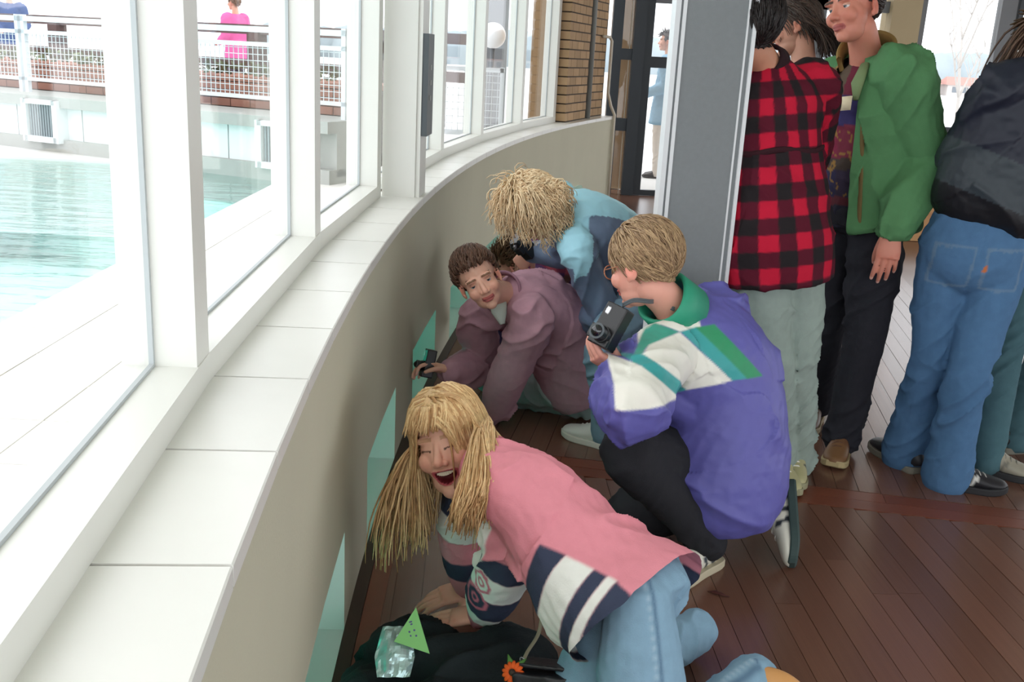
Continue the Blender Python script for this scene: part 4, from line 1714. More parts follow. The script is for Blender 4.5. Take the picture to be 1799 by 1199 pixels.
# ================================================================== people: joint positions (metres)
JOINTS = {
    'pink': {'pel':[0.305,1.905,0.425],'nk':[-0.036,2.19,0.555],'hd':[-0.145,2.3,0.575],'sl':[0.06,2.055,0.535],'sr':[-0.077,2.34,0.51],'el':[0.015,2.14,0.33],'er':[-0.1,2.42,0.285],'wl':[-0.035,2.265,0.12],'wr':[-0.077,2.478,0.07],'hl':[0.29,1.83,0.425],'hr':[0.335,1.965,0.42],'kl':[0.325,1.79,0.08],'kr':[0.21,1.98,0.08],'al':[0.61,2.07,0.09],'ar':[0.5,2.28,0.08],'tl':[0.72,2.14,0.05],'tr':[0.6,2.4,0.05]},
    'purple': {'pel':[0.679,2.892,0.284],'nk':[0.497,2.882,0.785],'hd':[0.368,2.845,0.93],'sl':[0.411,2.733,0.675],'sr':[0.65,3.018,0.755],'el':[0.314,2.444,0.616],'er':[0.631,2.881,0.478],'wl':[0.318,2.69,0.655],'wr':[0.396,2.802,0.587],'hl':[0.614,2.956,0.256],'hr':[0.766,2.867,0.312],'kl':[0.344,2.659,0.423],'kr':[0.405,2.949,0.082],'al':[0.622,2.775,0.11],'ar':[0.83,2.962,0.165],'tl':[0.487,2.669,0.035],'tr':[0.821,2.814,0.053]},
    'mauve': {'pel':[0.274,4.038,0.244],'nk':[-0.04,3.854,0.592],'hd':[-0.136,3.681,0.675],'sl':[0.076,3.705,0.531],'sr':[-0.143,3.975,0.458],'el':[-0.005,3.79,0.262],'er':[-0.12,4.123,0.203],'wl':[-0.06,3.931,0.055],'wr':[-0.25,3.903,0.237],'hl':[0.258,3.971,0.184],'hr':[0.257,4.127,0.265],'kl':[-0.025,4.251,0.06],'kr':[-0.085,4.289,0.091],'al':[0.31,4.016,0.086],'ar':[0.312,4.402,0.079],'tl':[0.407,4.165,0.05],'tr':[0.439,4.524,0.041]},
    'blue': {'pel':[0.547,4.027,0.663],'nk':[0.143,3.843,0.901],'hd':[0.06,3.8,0.945],'sl':[0.232,3.705,0.801],'sr':[0.17,4.032,0.94],'el':[0.345,3.78,0.56],'er':[0.2,4.18,0.7],'wl':[0.26,3.98,0.42],'wr':[0.06,4.27,0.68],'hl':[0.579,3.946,0.649],'hr':[0.516,4.109,0.666],'kl':[0.352,3.659,0.468],'kr':[0.406,3.892,0.335],'al':[0.387,3.745,0.077],'ar':[0.723,3.961,0.088],'tl':[0.273,3.855,0.005],'tr':[0.556,3.94,0.029]},
    'plaidkid': {'pel':[0.396,4.748,0.29300000000000004],'nk':[0.057,4.561,0.605],'hd':[-0.013,4.745,0.514],'sl':[0.139,4.427,0.472],'sr':[0.046,4.751,0.563],'el':[-0.013,4.582,0.289],'er':[-0.063,4.884,0.338],'wl':[-0.071,4.69,0.073],'wr':[-0.156,5.053,0.183],'hl':[0.391,4.677,0.223],'hr':[0.383,4.827,0.305],'kl':[0.075,4.48,0.08],'kr':[0.102,4.654,0.08],'al':[0.396,4.712,0.08],'ar':[0.439,4.861,0.08],'tl':[0.513,4.834,0.041],'tr':[0.558,4.981,0.04]},
    'plaid': {'pel':[0.872,3.392,0.933],'nk':[0.8,3.44,1.5],'hd':[0.712,3.36,1.625],'sl':[0.634,3.409,1.417],'sr':[0.989,3.533,1.443],'el':[0.66,3.42,1.1],'er':[1.03,3.66,1.18],'wl':[0.735,3.49,0.86],'wr':[0.97,3.8,1.03],'hl':[0.798,3.336,0.918],'hr':[0.959,3.427,0.925],'kl':[0.912,3.358,0.477],'kr':[1.013,3.43,0.472],'al':[1.032,3.532,0.1],'ar':[1.114,3.587,0.084],'tl':[1.042,3.357,0.032],'tr':[1.066,3.411,0.036]},
    'green': {'pel':[1.317,3.846,0.996],'nk':[1.273,3.89,1.537],'hd':[1.164,3.799,1.72],'sl':[1.344,3.701,1.497],'sr':[1.211,4.069,1.457],'el':[1.465,3.71,1.2],'er':[1.187,4.054,1.14],'wl':[1.345,3.575,0.955],'wr':[1.225,3.9,0.91],'hl':[1.354,3.755,0.99],'hr':[1.262,3.919,0.959],'kl':[1.359,3.732,0.539],'kr':[1.268,3.942,0.498],'al':[1.36,3.807,0.098],'ar':[1.348,4.166,0.115],'tl':[1.277,3.64,0.045],'tr':[1.271,4.007,0.038]},
    'navy': {'pel':[1.627,3.535,0.912],'nk':[1.74,3.5,1.55],'hd':[1.82,3.47,1.75],'sl':[1.6,3.46,1.475],'sr':[1.93,3.58,1.455],'el':[1.545,3.57,1.24],'er':[2.05,3.6,1.2],'wl':[1.66,3.78,1.12],'wr':[2.05,3.75,1.0],'hl':[1.54,3.553,0.911],'hr':[1.712,3.509,0.898],'kl':[1.557,3.567,0.49],'kr':[1.641,3.437,0.492],'al':[1.585,3.705,0.101],'ar':[1.669,3.517,0.09],'tl':[1.519,3.552,0.035],'tr':[1.835,3.482,0.03]},
    'longhair': {'pel':[1.242,4.492,0.937],'nk':[1.217,4.524,1.46],'hd':[1.152,4.558,1.669],'sl':[1.271,4.341,1.401],'sr':[1.163,4.697,1.375],'el':[1.369,4.515,1.174],'er':[1.228,4.814,1.104],'wl':[1.309,4.386,0.952],'wr':[1.224,4.619,0.926],'hl':[1.286,4.412,0.936],'hr':[1.21,4.576,0.92],'kl':[1.324,4.407,0.511],'kr':[1.247,4.51,0.498],'al':[1.396,4.447,0.097],'ar':[1.261,4.358,0.103],'tl':[1.327,4.288,0.032],'tr':[1.29,4.524,0.026]},
    'coat': {'pel':[2.053,3.911,0.926],'nk':[2.0,3.928,1.432],'hd':[1.989,3.98,1.641],'sl':[2.035,3.745,1.373],'sr':[1.984,4.107,1.356],'el':[2.187,3.927,1.196],'er':[2.093,4.223,1.108],'wl':[2.141,3.801,0.975],'wr':[2.046,4.036,0.937],'hl':[2.138,3.939,0.926],'hr':[1.974,3.872,0.907],'kl':[2.191,3.946,0.513],'kr':[1.941,3.799,0.492],'al':[2.137,3.946,0.103],'ar':[1.9,3.696,0.092],'tl':[2.295,3.989,0.028],'tr':[1.985,3.6,0.03]},
}


def C3(*c_):
    return np.array(lin(c_))


def torso_coord(s, V):
    P = s.spine(np.linspace(-.5, 1.1, 33))
    sp_, d_, o_ = axial(V, P)
    L = np.linalg.norm(np.diff(P, axis=0), axis=1).sum()
    return -.5 + 1.6 * sp_ / L, d_, o_


def arm_coord(s, V, sd):
    A = s.arm(sd)
    L = np.linalg.norm(A[1] - A[0]) + np.linalg.norm(A[2] - A[1])
    sp_, d_, o_ = axial(V, A)
    return sp_ / L, d_, o_, L


# ------------------------------------------------------------------ laughing woman in the pink sweatshirt
f = Fig(JOINTS['pink'], 'laughing blonde person in a pink and navy striped sweatshirt kneeling by the low windows', h=1.66)
f.mid = (f.J['pel'] + f.J['nk']) / 2 + np.array((0.0, 0.0, .0))
PINK, NAVY, WHITE = C3(218, 138, 150), C3(58, 64, 84), C3(226, 226, 220)


def pink_col(s, V):
    t, dt, ot = torso_coord(s, V)
    fw = s.fwd(.4)
    ff = ot @ fw
    col = np.tile(PINK, (len(V), 1))
    zone = np.clip((ff + .035 - .10 * np.clip(t, 0, .4)) / .006 + .5, 0, 1) * np.clip((.40 - t) / .012 + .5, 0, 1)
    for a, b_, c_ in ((.27, .42, NAVY), (.12, .27, WHITE), (.05, .12, NAVY), (.0, .05, WHITE), (-2, .0, NAVY)):
        col = mix3(col, c_, zone * band(t, a, b_))
    chest = np.clip(((s.fwd(.85) @ ot.T) - .045) / .006 + .5, 0, 1)
    for a, b_, c_ in ((.74, .90, WHITE), (.90, 2, NAVY)):
        col = mix3(col, c_, chest * band(t, a, b_))
    for sd in 'lr':
        u, d_, o_, L = arm_coord(s, V, sd)
        on = ((d_ < .085) & (u > .12) & (d_ / .07 < dt / .15)).astype(float)
        bands = ((-1, .31, PINK), (.31, .46, NAVY), (.46, .64, WHITE), (.64, .84, NAVY), (.84, .93, WHITE), (.93, 2, PINK)) if sd == 'l' else \
                ((-1, .34, NAVY), (.34, .52, WHITE), (.52, .68, PINK), (.68, .82, NAVY), (.82, 2, PINK))
        for a, b_, c_ in bands:
            col = mix3(col, c_, on * band(u, a, b_))
        if sd == 'l':
            ax = nrm(s.J['wl'] - s.J['sl'])
            e_ = np.array((-.55, -.75, .35))
            e_ = nrm(e_ - (e_ @ ax) * ax)
            tg = np.cross(ax, e_)
            uu = o_ @ tg
            vis = on * (o_ @ e_ > .01)
            OUT = C3(206, 112, 132)
            for cs, rr in ((.535, .033), (.690, .039)):
                v_ = (u - cs) * L
                ra = np.maximum(np.maximum(np.abs(uu), np.abs(v_)), (np.abs(uu) + np.abs(v_)) * .72)
                base = WHITE if cs < .6 else NAVY
                for r1, c_ in ((rr, OUT), (rr - .0085, base), (.0145, OUT), (.0075, base)):
                    col = mix3(col, c_, vis * np.clip((r1 - ra) / .004 + .5, 0, 1))
    return col


def pink_cut(s, V):
    t, dt, ot = torso_coord(s, V)
    ff = ot @ s.fwd(.4)
    arms = np.minimum(arm_coord(s, V, 'l')[1], arm_coord(s, V, 'r')[1])
    return (t < -.10 + .75 * np.clip(ff + .02, 0, .18)) & (arms > .11)


f.top('sweatshirt', [(-.42, .170, .130, .02), (-.3, .200, .150, .03), (-.12, .205, .158, .04), (.1, .185, .158, .055), (.4, .160, .134, .03), (.65, .165, .115), (.85, .162, .098), (.98, .115, .088), (1.06, .078, .070)],
      sleeve=(.068, .078, .072, .070, .050), vox=.0043, colfn=pink_col, amp=.008, freq=14, seed=4, cuff=.012, smooth=4, cutfn=pink_cut)


def pink_jeans(s, V):
    col = np.tile(C3(132, 164, 186), (len(V), 1))
    sp_, d_, o_ = axial(V, s.leg('l'))
    ax = nrm(s.J['kl'] - s.J['hl'])
    e_ = np.array((.25, -1, .2))
    e_ = nrm(e_ - (e_ @ ax) * ax)
    tg = np.cross(ax, e_)
    q = o_ @ tg + .012
    col = mix3(col, C3(96, 124, 148), np.exp(-(q / .0045) ** 2) * (o_ @ e_ > 0))
    return mix3(col, C3(168, 190, 204), np.exp(-((q - .011) / .004) ** 2) * (o_ @ e_ > 0) * (.35 + .35 * np.sin(sp_ * 330)))


f.trousers(rad=(.074, .098, .084, .066, .062), hips=(.115, .085), waist=.02, vox=.0055, colfn=pink_jeans, amp=.004, freq=14, seed=3)
f.head_scale = 1.10
f.set_head((-.222, -.968, .115), (-.291, .264, .92), mouth='open', eyes='shut', ridge=.1, brow=(186, 142, 112), lip=(186, 84, 92), vox=.0027, skin=lin((222, 170, 148)))
f.set_hand('l', (-.95, .12, -.30), (-.2, -.1, 1), curl=FLAT)
f.set_hand('r', (-.93, -.30, -.22), (-.1, -.25, 1), curl=((.12, .3, .2), (.1, .3, .2), (.14, .3, .2), (.2, .3, .2)), spread=.03)
f.body(leg=(.040, .060, .050, .042, .035), rings=((-.08, .07, .05), (0, .09, .06), (.3, .11, .08), (.6, .12, .085), (.85, .125, .075), (.97, .06, .055)))
# teeth
tp_ = PB()
for i in range(8):
    xx = (-3.5 + i) * .0050
    tp_.box((xx, -.0785 + xx * xx * 14, -.0600 + 10.8 * xx * xx), (.0048, .005, .0095))
V = (np.array(tp_.V) * f.hs) @ f.R3.T + f.hpos
build('teeth', V, tp_.F, M['teeth'], f.root, False)
hair(f.root, f.hpos, f.R3, f.hs, n=1650, length=.29, seg=10, grav=.42, outw=.42, rad=.0042, hug=.0, jit=.09, cols=((234, 202, 150), (178, 134, 88)), front=.070, lowside=-.03, lowback=-.09,
     fringe=170, fringe_len=.066, fringe_w=.50, seed=5, part=-.008, puff=1.07, backpull=-.55, lenfn=lambda r_: 1.0 if r_[1] < .05 else .8)
# long locks that hang over the near cheek and shoulder
p = PB()
cl_ = []
rg = np.random.default_rng(77)
for k_ in range(520):
    w_ = rg.uniform(-1.9, 1)
    yy0 = -.045 + .11 * rg.uniform()
    st_ = f.hpos + f.R3 @ (np.array((.0 + .03 * rg.uniform(), yy0, .118)) * f.hs)
    s1_ = f.hpos + f.R3 @ (np.array((.060 + .010 * rg.uniform(), yy0 * .9, .098)) * f.hs)
    s2_ = f.hpos + f.R3 @ (np.array((.084 + .012 * rg.uniform(), yy0 * .8, .030)) * f.hs)
    j_ = lambda a: rg.normal(size=3) * a
    m1 = np.array((-.060, 2.16, .690)) + np.array((.014, .016, .0)) * w_ + j_(.006)
    m2 = np.array((-.042, 2.075, .655)) + np.array((.020, .022, .004)) * w_ + j_(.007)
    m3 = np.array((-.044, 2.005, .600)) + np.array((.026, .030, .0)) * w_ + j_(.008)
    m4 = np.array((-.060, 2.005, .51 + rg.uniform(-.02, .05))) + np.array((.026, .020, .0)) * w_ + j_(.010)
    R_ = crom(np.array([st_, s1_, s2_, (s2_ * .35 + m2 * .65), m3, m4]), 3)
    rr = np.linspace(1, .3, len(R_)) * .0042 * rg.uniform(.7, 1.2)
    p.tube(R_, rr, n=4)
    f_ = rg.uniform()
    cl_.append(np.tile(C3(234, 202, 150) * f_ + C3(182, 138, 92) * (1 - f_), (len(R_) * 4, 1)))
build('hair', p.V, p.F, M['hair'], f.root, True, np.vstack(cl_))
f.ring_collar('collar', (206, 124, 138), r0=.084, r1=.066, h=.045, thick=.016)
shoe(f.root, np.array((.655, 2.025, .035)), (.88, -.36, -.12), (.25, .2, .9), upper=(206, 150, 92), sole=(190, 160, 120), lace=None, s=.92, label='tan leather shoe')
PINKF = f

# ------------------------------------------------------------------ kneeling man in the purple track jacket
f = Fig(JOINTS['purple'], 'kneeling blond person with glasses in a purple, white and green track jacket', h=1.80)
f.mid = (f.J['pel'] + f.J['nk']) / 2 + np.array((.055, .03, .01))
f.drop = (.05, 0, -1)
PUR, TEAL, GRN, WHT = C3(96, 94, 166), C3(62, 158, 158), C3(52, 144, 100), C3(232, 230, 220)


def pp(*q):
    """pattern cut of the jacket, in metres right / up of its middle"""
    return [((x / 2.855 - 205) * .00166, (331 - y / 2.855) * .00166) for x, y in q]


PAT = [
    (pp((330, 560), (620, 560), (640, 640), (525, 664), (430, 628), (300, 720)), WHT),
    (pp((250, 800), (345, 650), (400, 618), (520, 664), (420, 702), (330, 740), (250, 830)), C3(70, 160, 140)),
    (pp((240, 830), (350, 725), (520, 665), (800, 905), (720, 925), (570, 952), (300, 770)), WHT),
    (pp((200, 760), (312, 772), (570, 952), (480, 975), (280, 820)), TEAL),
    (pp((150, 760), (285, 820), (478, 972), (300, 1005), (150, 1010)), WHT),
    (pp((525, 662), (622, 638), (885, 896), (800, 905)), TEAL),
    (pp((612, 641), (712, 624), (968, 885), (880, 898)), GRN),
]


def purple_col(s, V):
    O = np.array((.52, 2.80, .58))
    e1 = np.array((.9986, .0145, .0506))
    e2 = np.array((-.0526, .2759, .9597))
    # straighten the slight perspective of the cut by using the jacket's own depth axis
    a = (V - O) @ e1
    b_ = (V - O) @ e2
    col = np.tile(PUR, (len(V), 1))
    u, d_, o_, L = arm_coord(s, V, 'r')
    for poly, c_ in PAT:
        col = mix3(col, c_, np.clip(sdpoly(a, b_, poly) / .005 + .5, 0, 1))
    return col


f.top('track_jacket', [(-.22, .165, .155), (-.15, .19, .185, -.01), (-.02, .198, .195, -.02), (.2, .195, .185, -.01), (.5, .190, .165), (.75, .195, .145), (.92, .15, .105), (1.02, .075, .070)],
      sleeve=(.080, .090, .084, .080, .056), vox=.0050, colfn=purple_col, m='nylon', amp=.012, freq=11, seed=8, cuff=.01, fine=.0012, smooth=4)
f.trousers(rad=(.105, .100, .080, .066, .060), hips=(.16, .13), vox=.008, color=(44, 44, 48), m='cloth', amp=.006, seed=5)
f.set_head((-.70, .63, -.33), (-.171, .272, .947), brow=(150, 120, 90), skin=lin((226, 164, 146)), vox=.0034)
f.set_hand('l', (-.86, -.12, .46), (-.30, -.55, -.75), curl=((.6, .8, .5), (.65, .85, .5), (.7, .85, .5), (.75, .85, .5)), thumb=(.5, .15, .1))
f.set_hand('r', (-.6, -.6, -.3), (.3, -.5, .6), curl=RELAX)
f.body()
hair(f.root, f.hpos, f.R3, f.hs, n=1600, length=.075, seg=5, lean=(0, .6, -.7), grav=.05, outw=.48, rad=.0036, hug=-.2, jit=.13, cols=((188, 158, 120), (128, 100, 74)), front=.060, lowside=-.012, lowback=-.125, seed=9, puff=1.085)
f.ring_collar('collar', (48, 152, 120), r0=.092, r1=.084, h=.095, m='nylon', thick=.014)
# spectacles
sp_o = PB()
for sx in (-1, 1):
    cc = np.array((sx * .033, -.094, -.004))
    pts = [cc + np.array((math.cos(a) * .024, -.002 * math.cos(a), math.sin(a) * .020)) for a in np.linspace(0, 2 * math.pi, 25)]
    sp_o.tube(pts, .0018, n=6)
    sp_o.tube([(sx * .057, -.090, .004), (sx * .076, -.04, .004), (sx * .080, .015, .002)], .0016, n=6)
sp_o.tube([(-.010, -.096, .002), (0, -.100, .004), (.010, -.096, .002)], .0018, n=6)
f.solid('spectacles', (lambda q: (setattr(q, 'V', [tuple(v) for v in (np.array(q.V) * f.hs) @ f.R3.T + f.hpos]), q)[1])(sp_o), (176, 116, 84), 'shoe', label='thin brown-framed spectacles')
shoe(f.root, np.array((.622, 2.775, .0)), (-.72, -.69, 0), (0, 0, 1), upper=(222, 218, 204), sole=(196, 186, 160), accent=(60, 66, 74))
shoe(f.root, np.array((.935, 2.93, .165)), (-.03, -.62, -.60), (-.93, .18, -.12), upper=(222, 220, 206), sole=(58, 74, 72), accent=(50, 56, 62))
PURF = f

# ------------------------------------------------------------------ crouching boy in the mauve jacket
f = Fig(JOINTS['mauve'], 'crouching person in a mauve denim jacket leaning on one hand and holding a small camera', h=1.72)
f.mid = (f.J['pel'] + f.J['nk']) / 2 + np.array((.04, .02, .06))
f.top('jacket', [(-.22, .185, .155), (-.1, .19, .170, .01), (.15, .185, .170, .01), (.45, .185, .155), (.75, .185, .130), (.92, .14, .095), (1.02, .070, .065)],
      sleeve=(.076, .084, .078, .076, .056), vox=.0066, color=(190, 148, 162), m='denim', amp=.011, freq=13, seed=12, smooth=4)
f.trousers(rad=(.100, .095, .082, .070, .064), hips=(.165, .125), vox=.008, color=(158, 172, 172), amp=.006, seed=7)
f.set_head((.14, -.989, .049), (-.505, .238, .829), brow=(132, 96, 74), lip=(196, 108, 106), skin=lin((234, 182, 160)), vox=.0028)
f.set_hand('l', (-.55, -.75, -.25), (.1, -.3, 1), curl=FLAT)
f.set_hand('r', (-.90, -.10, .20), (-.1, .55, .75), curl=((.5, .6, .4),) * 4, thumb=(.6, .3, .2))
f.body()
add_eyes(f.root, f.hpos, f.R3, f.hs)
hair(f.root, f.hpos, f.R3, f.hs, n=1500, length=.05, seg=5, lean=(.15, .75, .45), grav=.0, outw=.85, rad=.0034, hug=-.2, jit=.13, cols=((112, 80, 62), (74, 50, 38)), front=.068, lowside=-.0, lowback=-.085, seed=13, puff=1.09)
f.ring_collar('collar', (166, 126, 142), r0=.078, r1=.092, h=.045, m='denim', opening=.35, thick=.012)
p = PB()
p.tube([(-.062, 3.765, .575), (-.055, 3.742, .540), (-.040, 3.725, .495)], [(.034, .016), (.032, .014), (.010, .010)], n=14, ref=(1, .2, 0))
f.solid('undershirt', p, (214, 226, 218), 'cloth')
shoe(f.root, np.array((.31, 4.05, .115)), (.80, .55, -.25), (-.35, .2, -.9), upper=(48, 44, 46), sole=(40, 36, 34), lace=None)
shoe(f.root, np.array((.31, 4.40, .10)), (.75, .62, -.2), (-.3, .1, -.95), upper=(48, 44, 46), sole=(40, 36, 34), lace=None)
MAUF = f

# ------------------------------------------------------------------ curly blonde bending over in the blue jacket
f = Fig(JOINTS['blue'], 'curly blonde person bending forward in a light blue and slate jacket', h=1.70)
f.mid = (f.J['pel'] + f.J['nk']) / 2 + np.array((.0, .0, .05))
LB, SL = C3(168, 222, 240), C3(106, 124, 150)


def blue_col(s, V):
    t, dt, ot = torso_coord(s, V)
    ff = ot @ s.fwd(.6)
    ly = ot @ s.lat([.5])[0]
    col = np.tile(SL, (len(V), 1))
    light = (ff + ly * .75 < -.035 + .10 * np.clip(t - .5, 0, 1)) | (t > .86)
    col[light] = LB
    for c_ in (.10, .17):
        col[light & (np.abs(t - c_) < .013)] = C3(196, 176, 180)
    u, d_, o_, L = arm_coord(s, V, 'l')
    on = (d_ < .075) & (u > .05)
    col[on & (u < .06)] = LB
    col[on & (u >= .06)] = SL
    return col


f.top('jacket', [(-.30, .18, .19, .06), (-.15, .19, .20, .06), (.1, .185, .195, .05), (.4, .18, .175, .03), (.7, .185, .14), (.9, .15, .10), (1.02, .072, .066)],
      sleeve=(.072, .074, .064, .058, .048), vox=.0065, colfn=blue_col, m='nylon', amp=.010, freq=12, seed=15, smooth=4)
f.trousers(rad=(.098, .090, .072, .060, .058), hips=(.165, .125), vox=.008, color=(130, 158, 178), amp=.006, seed=9)
f.set_head((-.62, .42, -.66), (-.70, .16, .70), brow=(150, 120, 90))
f.set_hand('l', (-.5, .3, -.7), (-.5, -.5, .4), curl=GRIP)
f.set_hand('r', (-.5, .2, -.7), (.2, -.6, .6), curl=GRIP)
f.body()
hair(f.root, f.hpos, f.R3, f.hs, n=1500, length=.125, seg=10, grav=.34, outw=.34, rad=.0040, jit=.07, cols=((240, 218, 180), (206, 172, 130)), front=.03, lowside=-.06, lowback=-.10, curl=.010, seed=17, puff=1.03)
shoe(f.root, np.array((.387, 3.745, 0)), (-.74, .55, 0), upper=(232, 230, 224), sole=(218, 214, 204), s=.95, label='white lace-up sneaker')
shoe(f.root, np.array((.70, 3.96, 0)), (-.9, -.1, 0), upper=(232, 230, 224), sole=(218, 214, 204), s=.95, label='white lace-up sneaker')
BLUF = f

# ------------------------------------------------------------------ person in dark tartan behind them
f = Fig(JOINTS['plaidkid'], 'crouching dark-haired person in a wine-red and purple tartan shirt by the wall', h=1.65)
f.mid = (f.J['pel'] + f.J['nk']) / 2 + np.array((.03, 0, .07))


def tartan_col(s, V):
    t, dt, ot = torso_coord(s, V)
    w_ = np.arctan2(ot @ s.lat([.5])[0], ot @ -s.fwd(.5)) * .17
    a = np.sin((t * .5) * 2 * np.pi / .085) > 0
    b_ = np.sin(w_ * 2 * np.pi / .085) > 0
    col = np.tile(C3(108, 44, 66), (len(V), 1))
    col[a & b_] = C3(140, 62, 76)
    col[~a & ~b_] = C3(74, 46, 84)
    col[a & ~b_] = C3(96, 66, 62)
    return col


f.top('tartan_shirt', [(-.12, .165, .13), (.1, .165, .14), (.45, .17, .135), (.75, .175, .12), (.92, .14, .09), (1.02, .068, .062)], vox=.008, colfn=tartan_col, amp=.007, seed=19)
f.trousers(color=(70, 82, 104), seed=10, vox=.010)
f.set_head((-.882, .152, -.447), (-.574, .226, .787), brow=(60, 44, 34), vox=.0055)
f.set_hand('l', (-.8, .2, -.4), (0, -.2, 1), curl=FLAT, vox=.006)
f.set_hand('r', (-.8, .2, .1), (0, .2, 1), curl=GRIP, vox=.006)
f.body()
hair(f.root, f.hpos, f.R3, f.hs, n=700, length=.06, seg=5, lean=(0, .5, .2), outw=.55, rad=.0042, cols=((124, 98, 70), (78, 58, 42)), front=.05, lowside=-.02, lowback=-.09, curl=.006, seed=21, puff=1.07)
p = PB()
hx_ = f.J['nk'] * .62 + f.J['pel'] * .38
p.box(hx_ + np.array((.02, -.155, .10)), (.05, .004, .035), (nrm((1, .1, -.5)), nrm((.1, -1, .1)), nrm((.5, .1, 1))))
f.solid('shirt_patch', p, (214, 204, 186), 'cloth')
shoe(f.root, np.array((.42, 4.72, .10)), (.72, .66, -.2), (-.3, .1, -.95), upper=(60, 56, 54), sole=(50, 46, 44), lace=None)
KIDF = f

# ------------------------------------------------------------------ standing man in the red buffalo-check shirt
f = Fig(JOINTS['plaid'], 'standing dark-haired person in a red and black checked shirt and grey-green jeans seen from behind', h=1.80)


def check_col(s, V):
    t, dt, ot = torso_coord(s, V)
    H = np.linalg.norm(s.J['nk'] - s.J['pel'])
    ang_ = np.arctan2(ot @ s.lat([.5])[0], ot @ -s.fwd(.5)) * .175
    vv = t * H
    for sd in 'lr':
        u, d_, o_, L = arm_coord(s, V, sd)
        on = (d_ < .095) & (u > .10) & (d_ / .07 < dt / .155)
        ax = nrm(s.J['w' + sd] - s.J['s' + sd])
        e1 = nrm(np.cross(ax, (0, 1, 0)))
        e2 = np.cross(ax, e1)
        aa = np.arctan2(o_ @ e1, o_ @ e2) * .07
        ang_ = np.where(on, aa, ang_)
        vv = np.where(on, -u * L, vv)
    P_ = .108
    a = np.clip(.5 + 5 * np.sin(2 * np.pi * (ang_ / P_ + .1)), 0, 1)
    b_ = np.clip(.5 + 5 * np.sin(2 * np.pi * (vv / P_ + .15)), 0, 1)
    col = np.tile(C3(84, 22, 38), (len(V), 1))
    col = mix3(col, C3(184, 28, 54), a * b_)
    return mix3(col, C3(36, 32, 34), (1 - a) * (1 - b_))


f.top('checked_shirt', [(-.24, .205, .165, -.01), (-.05, .208, .172, -.012), (.22, .195, .158, -.006), (.55, .185, .135), (.8, .195, .120), (.93, .14, .09), (1.03, .066, .064)],
      sleeve=(.074, .086, .076, .066, .056), vox=.0058, colfn=check_col, amp=.006, freq=10, seed=23, smooth=4)
f.trousers(rad=(.105, .100, .080, .074, .070), hips=(.165, .122), vox=.0075, color=(146, 160, 152), amp=.008, seed=12, hem=.04, seat=.012, waist=.06)
f.set_head((-.17, .978, .121), (-.023, .276, .961), brow=(40, 30, 26), skin=lin((196, 140, 114)), vox=.0055)
f.set_hand('l', (.05, -.1, -1), (-.8, -.5, 0), curl=RELAX)
f.set_hand('r', (.0, .1, -1), (.8, -.4, 0), curl=RELAX)
f.body()
hair(f.root, f.hpos, f.R3, f.hs, n=1000, length=.075, seg=5, lean=(0, .45, -.85), grav=.05, outw=.30, rad=.0038, hug=-.2, cols=((44, 36, 34), (22, 18, 18)), front=.06, lowside=-.015, lowback=-.115, seed=25, puff=1.07)
f.ring_collar('collar', (46, 30, 34), r0=.074, r1=.068, h=.05, thick=.012)
p = PB()
yk = f.spine([.52])[0]
bk = -f.fwd(.52)
lt = f.lat([.52])[0]
pts = []
for a in np.linspace(-1.25, 1.25, 17):
    pts.append(yk + lt * math.sin(a) * .188 + bk * math.cos(a) * .142 + np.array((0, 0, .006 * math.sin(5 * a))))
p.tube(pts, [(.010, .004)] * 17, n=8, ref=(0, 0, 1))
f.solid('yoke_seam', p, (52, 26, 32), 'cloth')
shoe(f.root, np.array((1.114, 3.587, 0)), (-.26, -.96, 0), upper=(176, 170, 128), sole=(150, 146, 116), accent=(40, 48, 44))
shoe(f.root, np.array((1.034, 3.53, 0)), (.05, -1, 0), upper=(176, 170, 128), sole=(150, 146, 116), accent=(40, 48, 44))
PLAF = f

# ------------------------------------------------------------------ standing man in the green jacket
f = Fig(JOINTS['green'], 'tall smiling person in an open green jacket over a patterned jumper with black jeans', h=1.86)


def jumper_col(s, V):
    t, dt, ot = torso_coord(s, V)
    l_ = ot @ s.lat([.5])[0]
    n1 = vnoise(V * 26, 31)
    col = np.tile(C3(58, 46, 50), (len(V), 1))
    for a, b_, c_, d_ in ((.78, 2, (92, 78, 66), (104, 40, 56)), (.58, .78, (48, 58, 108), (54, 48, 90)), (.36, .58, (122, 42, 66), (112, 46, 62)),
                          (.28, .36, (66, 58, 58), (70, 60, 54)), (.10, .28, (48, 46, 74), (56, 48, 66)), (.04, .10, (96, 46, 54), (90, 44, 52)), (-1, .04, (46, 46, 60), (44, 44, 58))):
        m_ = (t >= a) & (t < b_)
        col[m_ & (l_ < 0)] = C3(*c_)
        col[m_ & (l_ >= 0)] = C3(*d_)
    ring = np.abs(n1 - .55) < .035
    col[ring & (t < .75) & (t > .1)] = C3(142, 108, 58)
    return col


rg_ = [(-.12, .165, .125), (.05, .165, .125), (.3, .165, .125), (.6, .170, .122), (.82, .165, .105), (.94, .10, .08), (1.01, .062, .06)]
f.top('jumper', rg_, sleeve=(.06, .064, .055, .05, .042), vox=.008, colfn=jumper_col, amp=.004, seed=27)
GJ, TAN = C3(84, 130, 88), C3(150, 118, 74)


def green_ang(s, V):
    t, dt, ot = torso_coord(s, V)
    return t, np.arctan2(ot @ s.lat([.5])[0], ot @ s.fwd(.5)), dt


def green_col(s, V):
    t, a, dt = green_ang(s, V)
    col = np.tile(GJ, (len(V), 1))
    m_ = band(a, -.98, -.70, .05) * (dt < .26) * (t < 1.0)
    col = mix3(col, TAN, m_)
    return col


